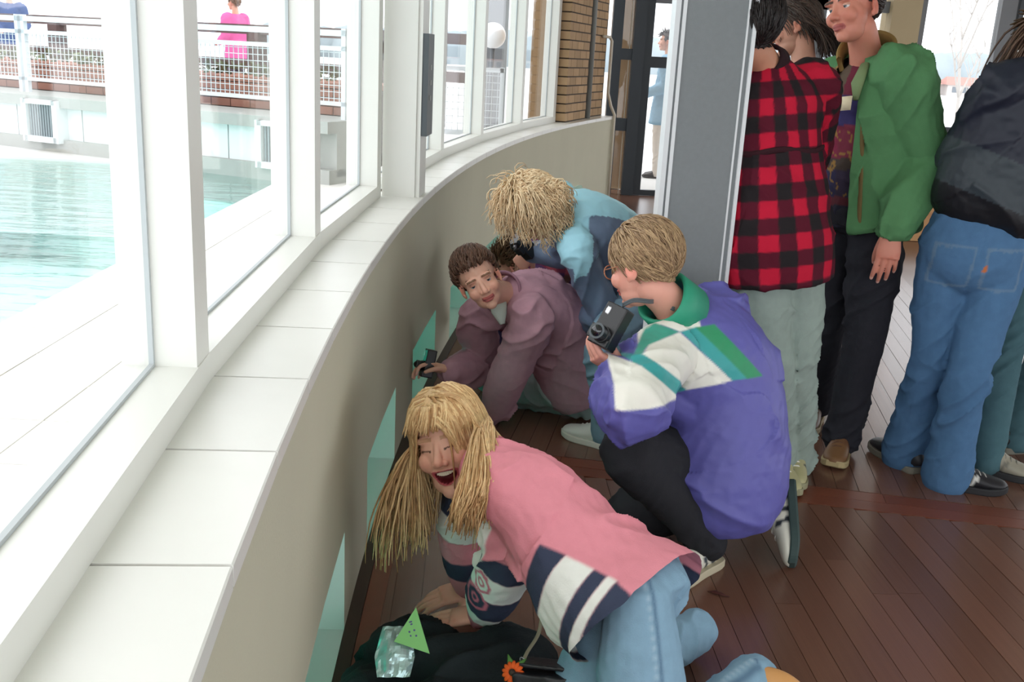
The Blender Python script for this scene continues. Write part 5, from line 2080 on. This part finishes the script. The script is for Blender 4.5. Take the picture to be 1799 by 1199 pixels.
def green_cut(s, V):
    t, a, dt = green_ang(s, V)
    ul, dl, ol, L1 = arm_coord(s, V, 'l')
    ur, dr, or_, L2 = arm_coord(s, V, 'r')
    far = (dl > .105) & (dr > .105)
    return (a < .52 + .15 * np.clip(t, 0, 1)) & (a > -.80) & (t < 1.1) & far


f.top('jacket', [(-.14, .215, .165), (-.02, .215, .170), (.25, .210, .165), (.55, .210, .155), (.8, .205, .130), (.93, .15, .10), (1.04, .082, .075)],
      sleeve=(.082, .096, .090, .086, .064), vox=.006, colfn=green_col, cutfn=green_cut, amp=.010, freq=9, seed=29, cuff=.03, smooth=4)
f.trousers(rad=(.100, .094, .076, .070, .068), hips=(.165, .125), vox=.008, color=(44, 44, 50), amp=.006, seed=14, hem=.03)
f.set_head((-.86, -.50, -.08), (-.013, .276, .961), brow=(70, 50, 40), lip=(172, 92, 88), skin=lin((206, 136, 116)))
f.set_hand('l', (-.10, -.15, -1), (-.25, -.95, .1), curl=((.2, .25, .2), (.25, .35, .2), (.3, .4, .2), (.35, .45, .2)), thumb=(.35, .2, .2))
f.set_hand('r', (-.1, .1, -1), (-.8, -.5, 0), curl=RELAX)
f.body()
add_eyes(f.root, f.hpos, f.R3, f.hs)
hair(f.root, f.hpos, f.R3, f.hs, n=1200, length=.05, seg=5, lean=(0, .8, -.15), outw=.25, rad=.0034, hug=-.2, cols=((60, 44, 36), (36, 26, 22)), front=.060, lowside=.0, lowback=-.075, seed=31, puff=1.04)
f.ring_collar('shirt_collar', (206, 208, 212), r0=.066, r1=.062, h=.035, thick=.006)
f.ring_collar('jacket_collar', (140, 112, 66), r0=.098, r1=.102, h=.062, thick=.016, opening=.75)
# lapel flaps with tan lining and the pale name tag
for sg, nm in ((1, 'lapel'), (-1, 'lapel')):
    p = PB()
    lt = f.lat([.8])[0]
    fw = f.fwd(.8)
    tops = f.spine([.97, .86, .74])
    p.tube([tops[0] + lt * sg * .085 + fw * .085, tops[1] + lt * sg * .105 + fw * .130, tops[2] + lt * sg * .115 + fw * .145],
           [(.020, .012), (.034, .010), (.012, .008)], n=12, ref=lt)
    f.solid(nm, p, (118, 136, 96) if sg > 0 else (150, 140, 104), 'cloth')
p = PB()
tg_ = f.spine([.72])[0] + f.lat([.7])[0] * .085 + f.fwd(.7) * .168
p.box(tg_, (.055, .006, .05), (f.lat([.7])[0], f.fwd(.7), (0, 0, 1)))
f.solid('name_tag', p, (222, 206, 176), 'cloth')
p = PB()
for t0, t1 in ((-.1, .25), (.25, .6)):
    a, b_ = f.spine([t0, t1])
    off = f.lat([.3])[0] * .125 + f.fwd(.3) * .138
    p.tube([a + off, (a + b_) / 2 + off, b_ + off], [(.012, .006)] * 3, n=8, ref=f.lat([.3])[0])
f.solid('jacket_placket', p, (112, 96, 62), 'cloth', vox=.004)
shoe(f.root, np.array((1.36, 3.807, 0)), (-.44, -.9, 0), upper=(112, 78, 54), sole=(176, 158, 118), accent=(120, 86, 56), style='boot', lace=(96, 66, 48), label='brown suede ankle shoe with pale sole')
shoe(f.root, np.array((1.348, 4.166, 0)), (-.44, -.9, 0), upper=(96, 70, 52), sole=(150, 134, 104), style='boot', lace=(86, 60, 44), label='brown suede ankle shoe with pale sole')
GRNF = f

# ------------------------------------------------------------------ person in the short navy jacket, back to the room
f = Fig(JOINTS['navy'], 'person in a short dark navy jacket and flared blue jeans seen from behind', h=1.72)


def navy_col(s, V):
    t, dt, ot = torso_coord(s, V)
    l_ = ot @ s.lat([.5])[0]
    col = np.tile(C3(30, 34, 48), (len(V), 1))
    q = t - .25 * l_
    col[(q > .27) & (q < .50)] = C3(52, 60, 66)
    col[(q < .27)] = C3(22, 23, 28)
    return col


f.top('jacket', [(.14, .172, .128), (.2, .20, .155), (.3, .215, .170), (.5, .215, .165), (.75, .21, .14), (.92, .15, .10), (1.03, .075, .07)],
      sleeve=(.078, .092, .086, .080, .06), vox=.0065, colfn=navy_col, m='nylon', amp=.009, freq=10, seed=33, smooth=4)


def flare_col(s, V):
    col = np.tile(C3(78, 112, 148), (len(V), 1))
    # back pocket stitched in a paler thread, with a small tab
    L = s.lat([0])[0]
    bk_ = -s.fwd(0)
    q = V - s.J['pel']
    a, b_, c_ = q @ L, q[:, 2], q @ bk_
    for sg in (-1, 1):
        x_ = (a - sg * .082) / .062
        y_ = (b_ + .045) / .072
        m_ = np.maximum(np.abs(x_), np.abs(y_) + .12 * np.clip(-y_, 0, 1) * np.abs(x_))
        col[(c_ > .03) & (np.abs(m_ - 1) < .07)] = C3(98, 124, 150)
    col[(c_ > .03) & (np.abs(a + .022) < .006) & (np.abs(b_ + .04) < .012)] = C3(186, 110, 66)
    return col


f.trousers(rad=(.108, .098, .078, .080, .092), hips=(.178, .128), vox=.0075, colfn=flare_col, amp=.007, freq=12, seed=16, hem=.055, waist=.22, seat=.025)
f.set_head((.509, .857, .081), (.047, .276, .96), vox=.0055)
f.set_hand('l', (.6, .7, -.2), (-.3, .2, 1), curl=RELAX, vox=.006)
f.set_hand('r', (.1, .5, -.8), (.5, -.5, 0), curl=RELAX, vox=.006)
f.body()
hair(f.root, f.hpos, f.R3, f.hs, n=650, length=.36, seg=9, grav=.35, outw=.3, rad=.0052, hug=-.01, cols=((96, 70, 52), (62, 44, 34)), front=.065, lowside=-.03, lowback=-.10, seed=35, part=0.0, puff=1.06)
shoe(f.root, np.array((1.585, 3.705, 0)), (-.30, .95, 0), upper=(40, 40, 44), sole=(120, 116, 104), lace=None)
shoe(f.root, np.array((1.69, 3.52, 0)), (.98, -.18, 0), upper=(30, 30, 34), sole=(44, 44, 46), accent=(206, 204, 196), lace=(170, 168, 160))
NAVF = f

# ------------------------------------------------------------------ long-haired man behind
f = Fig(JOINTS['longhair'], 'person with long swept-back brown hair in a dark navy jacket behind the checked shirt', h=1.76)
f.top('jacket', [(-.15, .19, .14), (.05, .19, .14), (.3, .185, .14), (.6, .19, .135), (.82, .195, .12), (.93, .14, .09), (1.03, .075, .07)], sleeve=(.074, .086, .076, .066, .056), vox=.008, color=(40, 44, 58), m='nylon', amp=.006, seed=37)
f.trousers(color=(40, 42, 50), seed=18, vox=.009, m='cloth')
f.set_head((-.928, .247, -.28), (-.073, .276, .959), brow=(66, 48, 40), skin=lin((206, 150, 128)), tanbeard=.25)
f.set_hand('l', (0, 0, -1), (-.5, -.8, 0), curl=RELAX, vox=.006)
f.set_hand('r', (0, 0, -1), (.5, -.8, 0), curl=RELAX, vox=.006)
f.body()
hair(f.root, f.hpos, f.R3, f.hs, n=1000, length=.20, seg=8, lean=(0, .9, -.3), grav=.22, outw=.22, rad=.0040, hug=.0, cols=((78, 58, 48), (46, 34, 30)), front=.056, lowside=.0, lowback=-.095, seed=39, puff=1.06, lenfn=lambda r_: 1.0 if r_[1] > .02 else .6)
f.ring_collar('shirt_collar', (212, 210, 206), r0=.068, r1=.064, h=.03, thick=.006)
f.ring_collar('jacket_collar', (58, 64, 76), r0=.088, r1=.092, h=.05, thick=.014, opening=.5)
for A_, T_ in (('al', 'tl'), ('ar', 'tr')):
    d_ = f.J[T_] - f.J[A_]
    shoe(f.root, np.array((f.J[A_][0], f.J[A_][1], 0)), (d_[0], d_[1], 0), upper=(60, 52, 46), sole=(50, 46, 42), lace=None)
LONF = f

# ------------------------------------------------------------------ person in the long dark coat at the edge of the group
f = Fig(JOINTS['coat'], 'person in a long dark coat and teal jeans standing beside the flared jeans', h=1.72)
f.top('coat', [(-.88, .20, .17), (-.5, .20, .165), (-.1, .19, .15), (.3, .185, .14), (.6, .19, .135), (.82, .195, .12), (.93, .14, .09), (1.03, .075, .07)], sleeve=(.074, .086, .076, .066, .056), vox=.010, color=(26, 28, 38), amp=.007, seed=41)
f.trousers(color=(74, 104, 112), seed=20, vox=.009, rad=(.098, .090, .072, .066, .066), hem=.04)
f.set_head((.964, .262, .051), (-.053, .276, .96), vox=.0055)
f.set_hand('l', (0, 0, -1), (.5, -.8, 0), curl=RELAX, vox=.006)
f.set_hand('r', (0, 0, -1), (-.5, -.8, 0), curl=RELAX, vox=.006)
f.body()
hair(f.root, f.hpos, f.R3, f.hs, n=300, length=.07, seg=5, lean=(0, .6, -.4), outw=.35, rad=.008, cols=((110, 84, 60), (70, 52, 38)), seed=43)
shoe(f.root, np.array((1.895, 3.70, 0)), (.86, -.5, 0), upper=(158, 152, 136), sole=(50, 50, 52), accent=(120, 116, 104), lace=(130, 126, 116))
shoe(f.root, np.array((2.137, 3.946, 0)), (.96, .26, 0), upper=(36, 36, 38), sole=(120, 118, 108), lace=(150, 146, 136))
COAF = f


# ------------------------------------------------------------------ people outside
def stand(pos, head, h):
    """joints of a person standing upright at pos, facing along the angle head"""
    k_ = h / 1.75
    c_, s_ = math.cos(head), math.sin(head)
    fw = np.array((c_, s_, 0))
    lf = np.array((-s_, c_, 0))
    P0 = np.array(pos, float)

    def q(l_, f_, z_):
        return P0 + (lf * l_ + fw * f_ + np.array((0, 0, z_))) * k_
    return dict(pel=q(0, 0, .92), nk=q(0, -.02, 1.45), hd=q(0, .03, 1.64), sl=q(.18, 0, 1.40), sr=q(-.18, 0, 1.40), el=q(.24, -.03, 1.13), er=q(-.24, -.03, 1.13),
                wl=q(.16, .20, 1.02), wr=q(-.14, .22, 1.02), hl=q(.09, 0, .90), hr=q(-.09, 0, .90), kl=q(.10, .03, .49), kr=q(-.10, .03, .49), al=q(.10, 0, .09), ar=q(-.10, 0, .09),
                tl=q(.11, .18, .03), tr=q(-.11, .18, .03)), fw


for (pos, hd_, h_, lab, topc, trc, hc) in (((-4.55, 16.2, .45), 2.6, 1.70, 'person in a bright pink coat standing beyond the rail fence', (226, 110, 168), (90, 80, 90), ((150, 120, 100), (110, 84, 70))),
                                           ((-8.75, 17.6, .45), -1.2, 1.72, 'person in a dark blue coat standing behind the mesh fence', (62, 82, 132), (60, 60, 72), ((90, 70, 60), (60, 46, 40))),
                                           ((1.86, 13.7, -.02), 2.9, 1.90, 'person in a pale blue jacket and dark cap outside the glazed door', (128, 166, 190), (214, 206, 196), ((70, 56, 50), (46, 38, 36)))):
    J_, fw = stand(pos, hd_, h_)
    f = Fig(J_, lab, h=h_)
    f.top('coat', [(-.5, .20, .16), (-.2, .195, .15), (.05, .19, .14), (.3, .18, .135), (.6, .19, .13), (.82, .195, .115), (.93, .14, .09), (1.03, .07, .066)], sleeve=(.074, .086, .076, .066, .056), vox=.014, color=topc, amp=.004, seed=51)
    f.trousers(color=trc, seed=52, vox=.014, m='cloth')
    f.set_head(fw, (0, 0, 1), vox=.007)
    f.set_hand('l', fw + np.array((.1, .1, .1)), (0, 0, 1), curl=GRIP, vox=.007)
    f.set_hand('r', fw + np.array((.1, -.1, .1)), (0, 0, 1), curl=GRIP, vox=.007)
    f.body()
    hair(f.root, f.hpos, f.R3, f.hs, n=150, length=.05, seg=4, lean=(0, .5, -.5), outw=.3, rad=.011, cols=hc, seed=53)
    for A_ in ('al', 'ar'):
        shoe(f.root, np.array((J_[A_][0], J_[A_][1], pos[2])), fw, upper=(60, 56, 54), sole=(50, 48, 46), lace=None)

# ================================================================== things held and lying about
def photo_camera(center, long_ax, lens_ax, label, w=.128, h=.076, d_=.046, lens_r=.026, lens_l=.045, lens_pos=-.012, chrome=False):
    """a compact film camera: long_ax runs along its width, lens_ax points out of the lens"""
    a = nrm(long_ax)
    l_ = nrm(np.array(lens_ax, float) - (np.array(lens_ax, float) @ a) * a)
    u = np.cross(l_, a)
    c0 = np.array(center, float)
    root = empty('camera', tuple(c0))
    tag(root, label, 'camera')

    def blk(name, off, size, m):
        p = PB()
        cc = c0 + a * off[0] + u * off[1] + l_ * off[2]
        p.box(cc, size, (a, u, l_))
        V, F = remesh(p, .0028, 4)
        return build(name, V, F, m, root, True)
    blk('camera_body', (0, 0, 0), (w, h, d_), M['blackplastic'])
    blk('grip', (-w * .40, -.004, d_ * .45), (w * .2, h * .86, d_ * .5), M['blackplastic'])
    blk('viewfinder_hump', (lens_pos, h * .55, -.002), (w * .34, h * .34, d_ * .8), M['chrome'] if chrome else M['blackplastic'])
    p = PB()
    cc = c0 + a * lens_pos - u * .006 + l_ * d_ * .5
    p.tube([cc - l_ * .004, cc + l_ * lens_l * .4, cc + l_ * lens_l * .42, cc + l_ * lens_l], [lens_r, lens_r, lens_r * .9, lens_r * .88], n=28)
    p.obj('lens_barrel', M['blackplastic'], root, smooth=False)
    p = PB()
    p.tube([cc + l_ * lens_l * .99, cc + l_ * (lens_l + .002)], [lens_r * .92, lens_r * .9], n=28)
    p.obj('lens_ring', M['box'], root)
    p = PB()
    p.ell(cc + l_ * (lens_l - .002), (lens_r * .7,) * 3, nu=18, nv=12)
    p.obj('lens_glass', M['lens'], root, smooth=True)
    blk('flash_window', (w * .30, h * .28, d_ * .5), (w * .2, h * .22, .004), M['chrome'])
    p = PB()
    cc = c0 - a * w * .36 + u * (h * .5)
    p.tube([cc, cc + u * .007], [.008, .008], n=14)
    p.obj('shutter_button', M['chrome'], root)
    return root, a, u, l_, c0


# camera of the kneeling man, with its strap
camo, a, u, l_, c0 = photo_camera((.270, 2.66, .790), (.42, .24, .82), (-.62, -.70, .10), 'black compact camera with a neck strap held by the kneeling man', w=.125, h=.070, d_=.046, lens_r=.025, lens_l=.04, lens_pos=-.030)
top_ = c0 + a * .066
nk_ = PURF.J['nk']
for k_ in (0, 1):
    p = PB()
    off = np.array((0, 0, .006 * k_))
    pts = [top_ + off, top_ + np.array((.03, -.01, .018)) + off, (top_ + nk_) / 2 + np.array((-.02, -.06, .035)) + off, nk_ + np.array((-.085, -.075, .045)) + off, nk_ + np.array((-.035, -.092, .030)) + off]
    R_ = crom(np.array(pts), 5)
    p.tube(R_, [(.0036, .0014)] * len(R_), n=8, ref=(0, 0, 1))
    p.obj('strap', M['box'], camo, smooth=True)
# small camera of the crouching boy
hc = MAUF.J['wr'] + np.array((-.085, -.01, .03))
photo_camera(hc, (.15, .25, .95), (-.95, -.25, .1), 'small black camera held up to the low turquoise window', w=.115, h=.066, d_=.04, lens_r=.02, lens_l=.03)
# dark camera held by the person at the wall
photo_camera((.030, 4.2, .715), (.6, .3, -.6), (-.6, .6, -.3), 'dark camera held beneath the curly blonde hair', w=.11, h=.065, d_=.045, lens_r=.022, lens_l=.035)

# dark bag and coat heaped on the floor in front of the pink sweatshirt
M['bagcloth'] = mat('dark_bag_cloth', (30, 38, 40), 0.75, var=0.25, vscale=10, bump=0.2, bscale=160, spec=0.2)
M['leather'] = mat('black_leather', (30, 32, 36), 0.35, var=0.1, bump=0.1, bscale=90, spec=0.5)
p = PB()
for c_, r_ in (((-.21, 2.19, .03), (.13, .11, .095)), ((-.10, 2.10, .03), (.17, .13, .105)), ((.03, 2.12, .03), (.14, .15, .105)), ((-.28, 2.02, .02), (.10, .13, .07)), ((-.06, 1.95, .02), (.22, .13, .09)), ((.10, 2.02, .02), (.10, .16, .085))):
    p.ell(c_, r_, nu=20, nv=12)
V, F = remesh(p, .008, 5)
N_ = vnormals(V, F)
q = np.stack([V[:, 0] * 5 + V[:, 1] * 4, V[:, 1] * 16 - V[:, 0] * 8, V[:, 2] * 9], 1)
r_ = 1 - np.abs(2 * vnoise(q, 61) - 1)
V = V + N_ * (.022 * (r_ ** 3 - .3) + .012 * (vnoise(V * 12, 62) - .5))[:, None]
V[:, 2] = np.maximum(V[:, 2], .001)
V[:, 0] = np.maximum(V[:, 0], -.37 - .02 * V[:, 2])
tag(build('cloth_bag', V, F, M['bagcloth']), 'dark green-black cloth bag heaped on the floor before the pink sweatshirt', 'bag')
# small black handbag with strap
hb = empty('handbag', (.13, 1.98, .0))
tag(hb, 'small black leather handbag with a thin pale strap lying on the cloth bag', 'handbag')
p = PB()
p.box((.125, 1.965, .125), (.15, .11, .07), (nrm((1, -.25, .1)), nrm((.25, 1, -.35)), nrm((-.05, .3, 1))))
V, F = remesh(p, .005, 10)
V = V + vnormals(V, F) * (.008 * (vnoise(V * 25, 66) - .5))[:, None]
build('bag_body', V, F, M['leather'], hb)
p = PB()
p.box((.115, 1.985, .168), (.12, .075, .010), (nrm((1, -.25, .1)), nrm((.25, 1, -.35)), nrm((-.05, .3, 1))))
V, F = remesh(p, .004, 5)
build('bag_flap', V, F, M['leather'], hb)
M['strap'] = mat('pale_strap', (150, 142, 120), 0.5, var=0.1)
p = PB()
R_ = crom(np.array([(.065, 2.0, .165), (.075, 2.03, .17), (.10, 2.08, .19), (.105, 2.12, .24), (.095, 2.16, .30)]), 6)
p.tube(R_, [(.0045, .002)] * len(R_), n=8, ref=(1, 0, 0))
p.obj('strap', M['strap'], hb, smooth=True)
for k_ in range(5):
    p = PB()
    cc = np.array((.062 - .004 * k_, 1.995 - .012 * k_, .168 - .006 * k_))
    ax1, ax2 = (nrm((.2, -.8, -.3)), np.array((0, 0, 1.0))) if k_ % 2 else (nrm((.2, -.8, -.3)), np.array((1.0, 0, 0)))
    p.tube([cc + ax1 * math.cos(t) * .008 + ax2 * math.sin(t) * .005 for t in np.linspace(0, 2 * math.pi, 13)], .0014, n=5)
    p.obj('chain_link', M['chrome'], hb, smooth=True)
# orange flower with single petals
fl = empty('orange_flower', (.045, 1.965, .165))
tag(fl, 'orange daisy-like flower lying on the dark bag beside the handbag', 'flower')
M['petal'] = mat('orange_petal', (226, 92, 30), 0.6, var=0.1, objrand=0.12)
M['greenleaf'] = mat('green_leaf', (84, 130, 62), 0.6, var=0.1)
FC = np.array((.040, 1.955, .162))
FNm = nrm((-.25, -.75, .6))
fx_ = nrm(np.cross(FNm, (0, 0, 1)))
fy_ = np.cross(FNm, fx_)
for k_ in range(13):
    t = 2 * math.pi * k_ / 13
    d1 = fx_ * math.cos(t) + fy_ * math.sin(t)
    d2 = np.cross(FNm, d1)
    pts = [FC + d1 * .006, FC + d1 * .014 - FNm * .0005, FC + d1 * .022 - FNm * .003, FC + d1 * .026 - FNm * .006]
    p = PB()
    p.tube(pts, [(.0028, .0008), (.0050, .0009), (.0046, .0009), (.0018, .0006)], n=8, ref=d2)
    p.obj('petal', M['petal'], fl, smooth=True)
p = PB()
p.ell(FC + FNm * .001, (.008, .008, .008), nu=12, nv=8)
p.obj('flower_centre', M['darkgap'], fl, smooth=True)
for sg in (-1, 1):
    p = PB()
    p.tube([FC - FNm * .006, FC - FNm * .006 + fy_ * -.022 + fx_ * sg * .012, FC - FNm * .010 - fy_ * .036 + fx_ * sg * .022], [(.003, .001), (.007, .001), (.001, .001)], n=8, ref=fx_)
    p.obj('leaf', M['greenleaf'], fl, smooth=True)
# crumpled foil packet with printed green card end
pk = empty('snack_packet', (-.235, 2.04, .14))
tag(pk, 'crumpled silvery packet with a printed green end lying on the dark bag', 'packet')
M['foil'] = mat('crumpled_foil', (176, 206, 204), 0.25, var=0.3, vscale=40, spec=0.8, metal=0.5)
M['card'] = mat('printed_card', (140, 206, 128), 0.5, var=0.08)
M['ink'] = mat('purple_ink', (96, 92, 150), 0.6)
c_ = np.array((-.232, 2.02, .168))
ex = nrm((1, .1, 0))
ey = nrm((-.05, .80, .58))
ez = np.cross(ex, ey)
V, F = [], []
rg = random.Random(5)
nu_, nv_ = 14, 18
for side_ in (1, -1):
    k0 = len(V)
    for i in range(nv_ + 1):
        for j in range(nu_ + 1):
            a_ = i / nv_ * 2 - 1
            b_ = j / nu_ * 2 - 1
            wdt = .046 * (1 - .25 * abs(a_ + .2))
            hgt = .018 * (1 - a_ * a_) * (1 - b_ * b_) * side_ + (.010 * (vnoise(np.array([(a_ * 4 + 9, b_ * 3 + 9, side_ + 4.0)]), 71)[0] - .5))
            if i in (0, nv_) or j in (0, nu_):
                hgt = .002 * math.sin(i + j)
            V.append(c_ + ex * b_ * wdt + ey * (a_ * .060 - .012) + ez * (hgt + .006))
    for i in range(nv_):
        for j in range(nu_):
            q0 = k0 + i * (nu_ + 1) + j
            F.append((q0, q0 + 1, q0 + nu_ + 2, q0 + nu_ + 1) if side_ > 0 else (q0, q0 + nu_ + 1, q0 + nu_ + 2, q0 + 1))
build('foil_pouch', V, F, M['foil'], pk, smooth=False)
cc = c_ + ex * .034 + ey * .034 + ez * .024
e1 = nrm(ex + ey * .35)
e2 = nrm(np.cross(ez, e1))
p = PB()
p.add([cc - e1 * .046 - e2 * .016, cc + e1 * .022 - e2 * .070, cc + e1 * .027 + e2 * .046, cc - e1 * .046 - e2 * .016 + ez * .0015, cc + e1 * .022 - e2 * .070 + ez * .0015, cc + e1 * .027 + e2 * .046 + ez * .0015],
      [(0, 2, 1), (3, 4, 5), (0, 1, 4, 3), (1, 2, 5, 4), (2, 0, 3, 5)])
p.obj('printed_end', M['card'], pk)
for (x_, y_, w_, h_) in ((.004, .016, .007, .003), (.004, .010, .005, .003), (.006, -.006, .004, .004), (.006, -.020, .004, .004), (-.006, -.006, .004, .004), (-.006, -.016, .003, .004)):
    p = PB()
    p.box(cc + e1 * x_ + e2 * y_ + ez * .002, (w_, h_, .0008), (e1, e2, ez))
    p.obj('print_mark', M['ink'], pk)
# dry leaf on the boards
p = PB()
p.tube([(.615, 2.635, .006), (.635, 2.63, .009), (.655, 2.622, .007), (.675, 2.612, .005)], [(.001, .001), (.010, .0015), (.008, .0015), (.001, .001)], n=8, ref=(0.2, 1, 0))
M['dryleaf'] = mat('dry_leaf', (74, 36, 32), 0.8, var=0.1)
tag(p.obj('dry_leaf', M['dryleaf'], smooth=True), 'small dark red dry leaf on the floor boards beside the kneeling man', 'leaf')
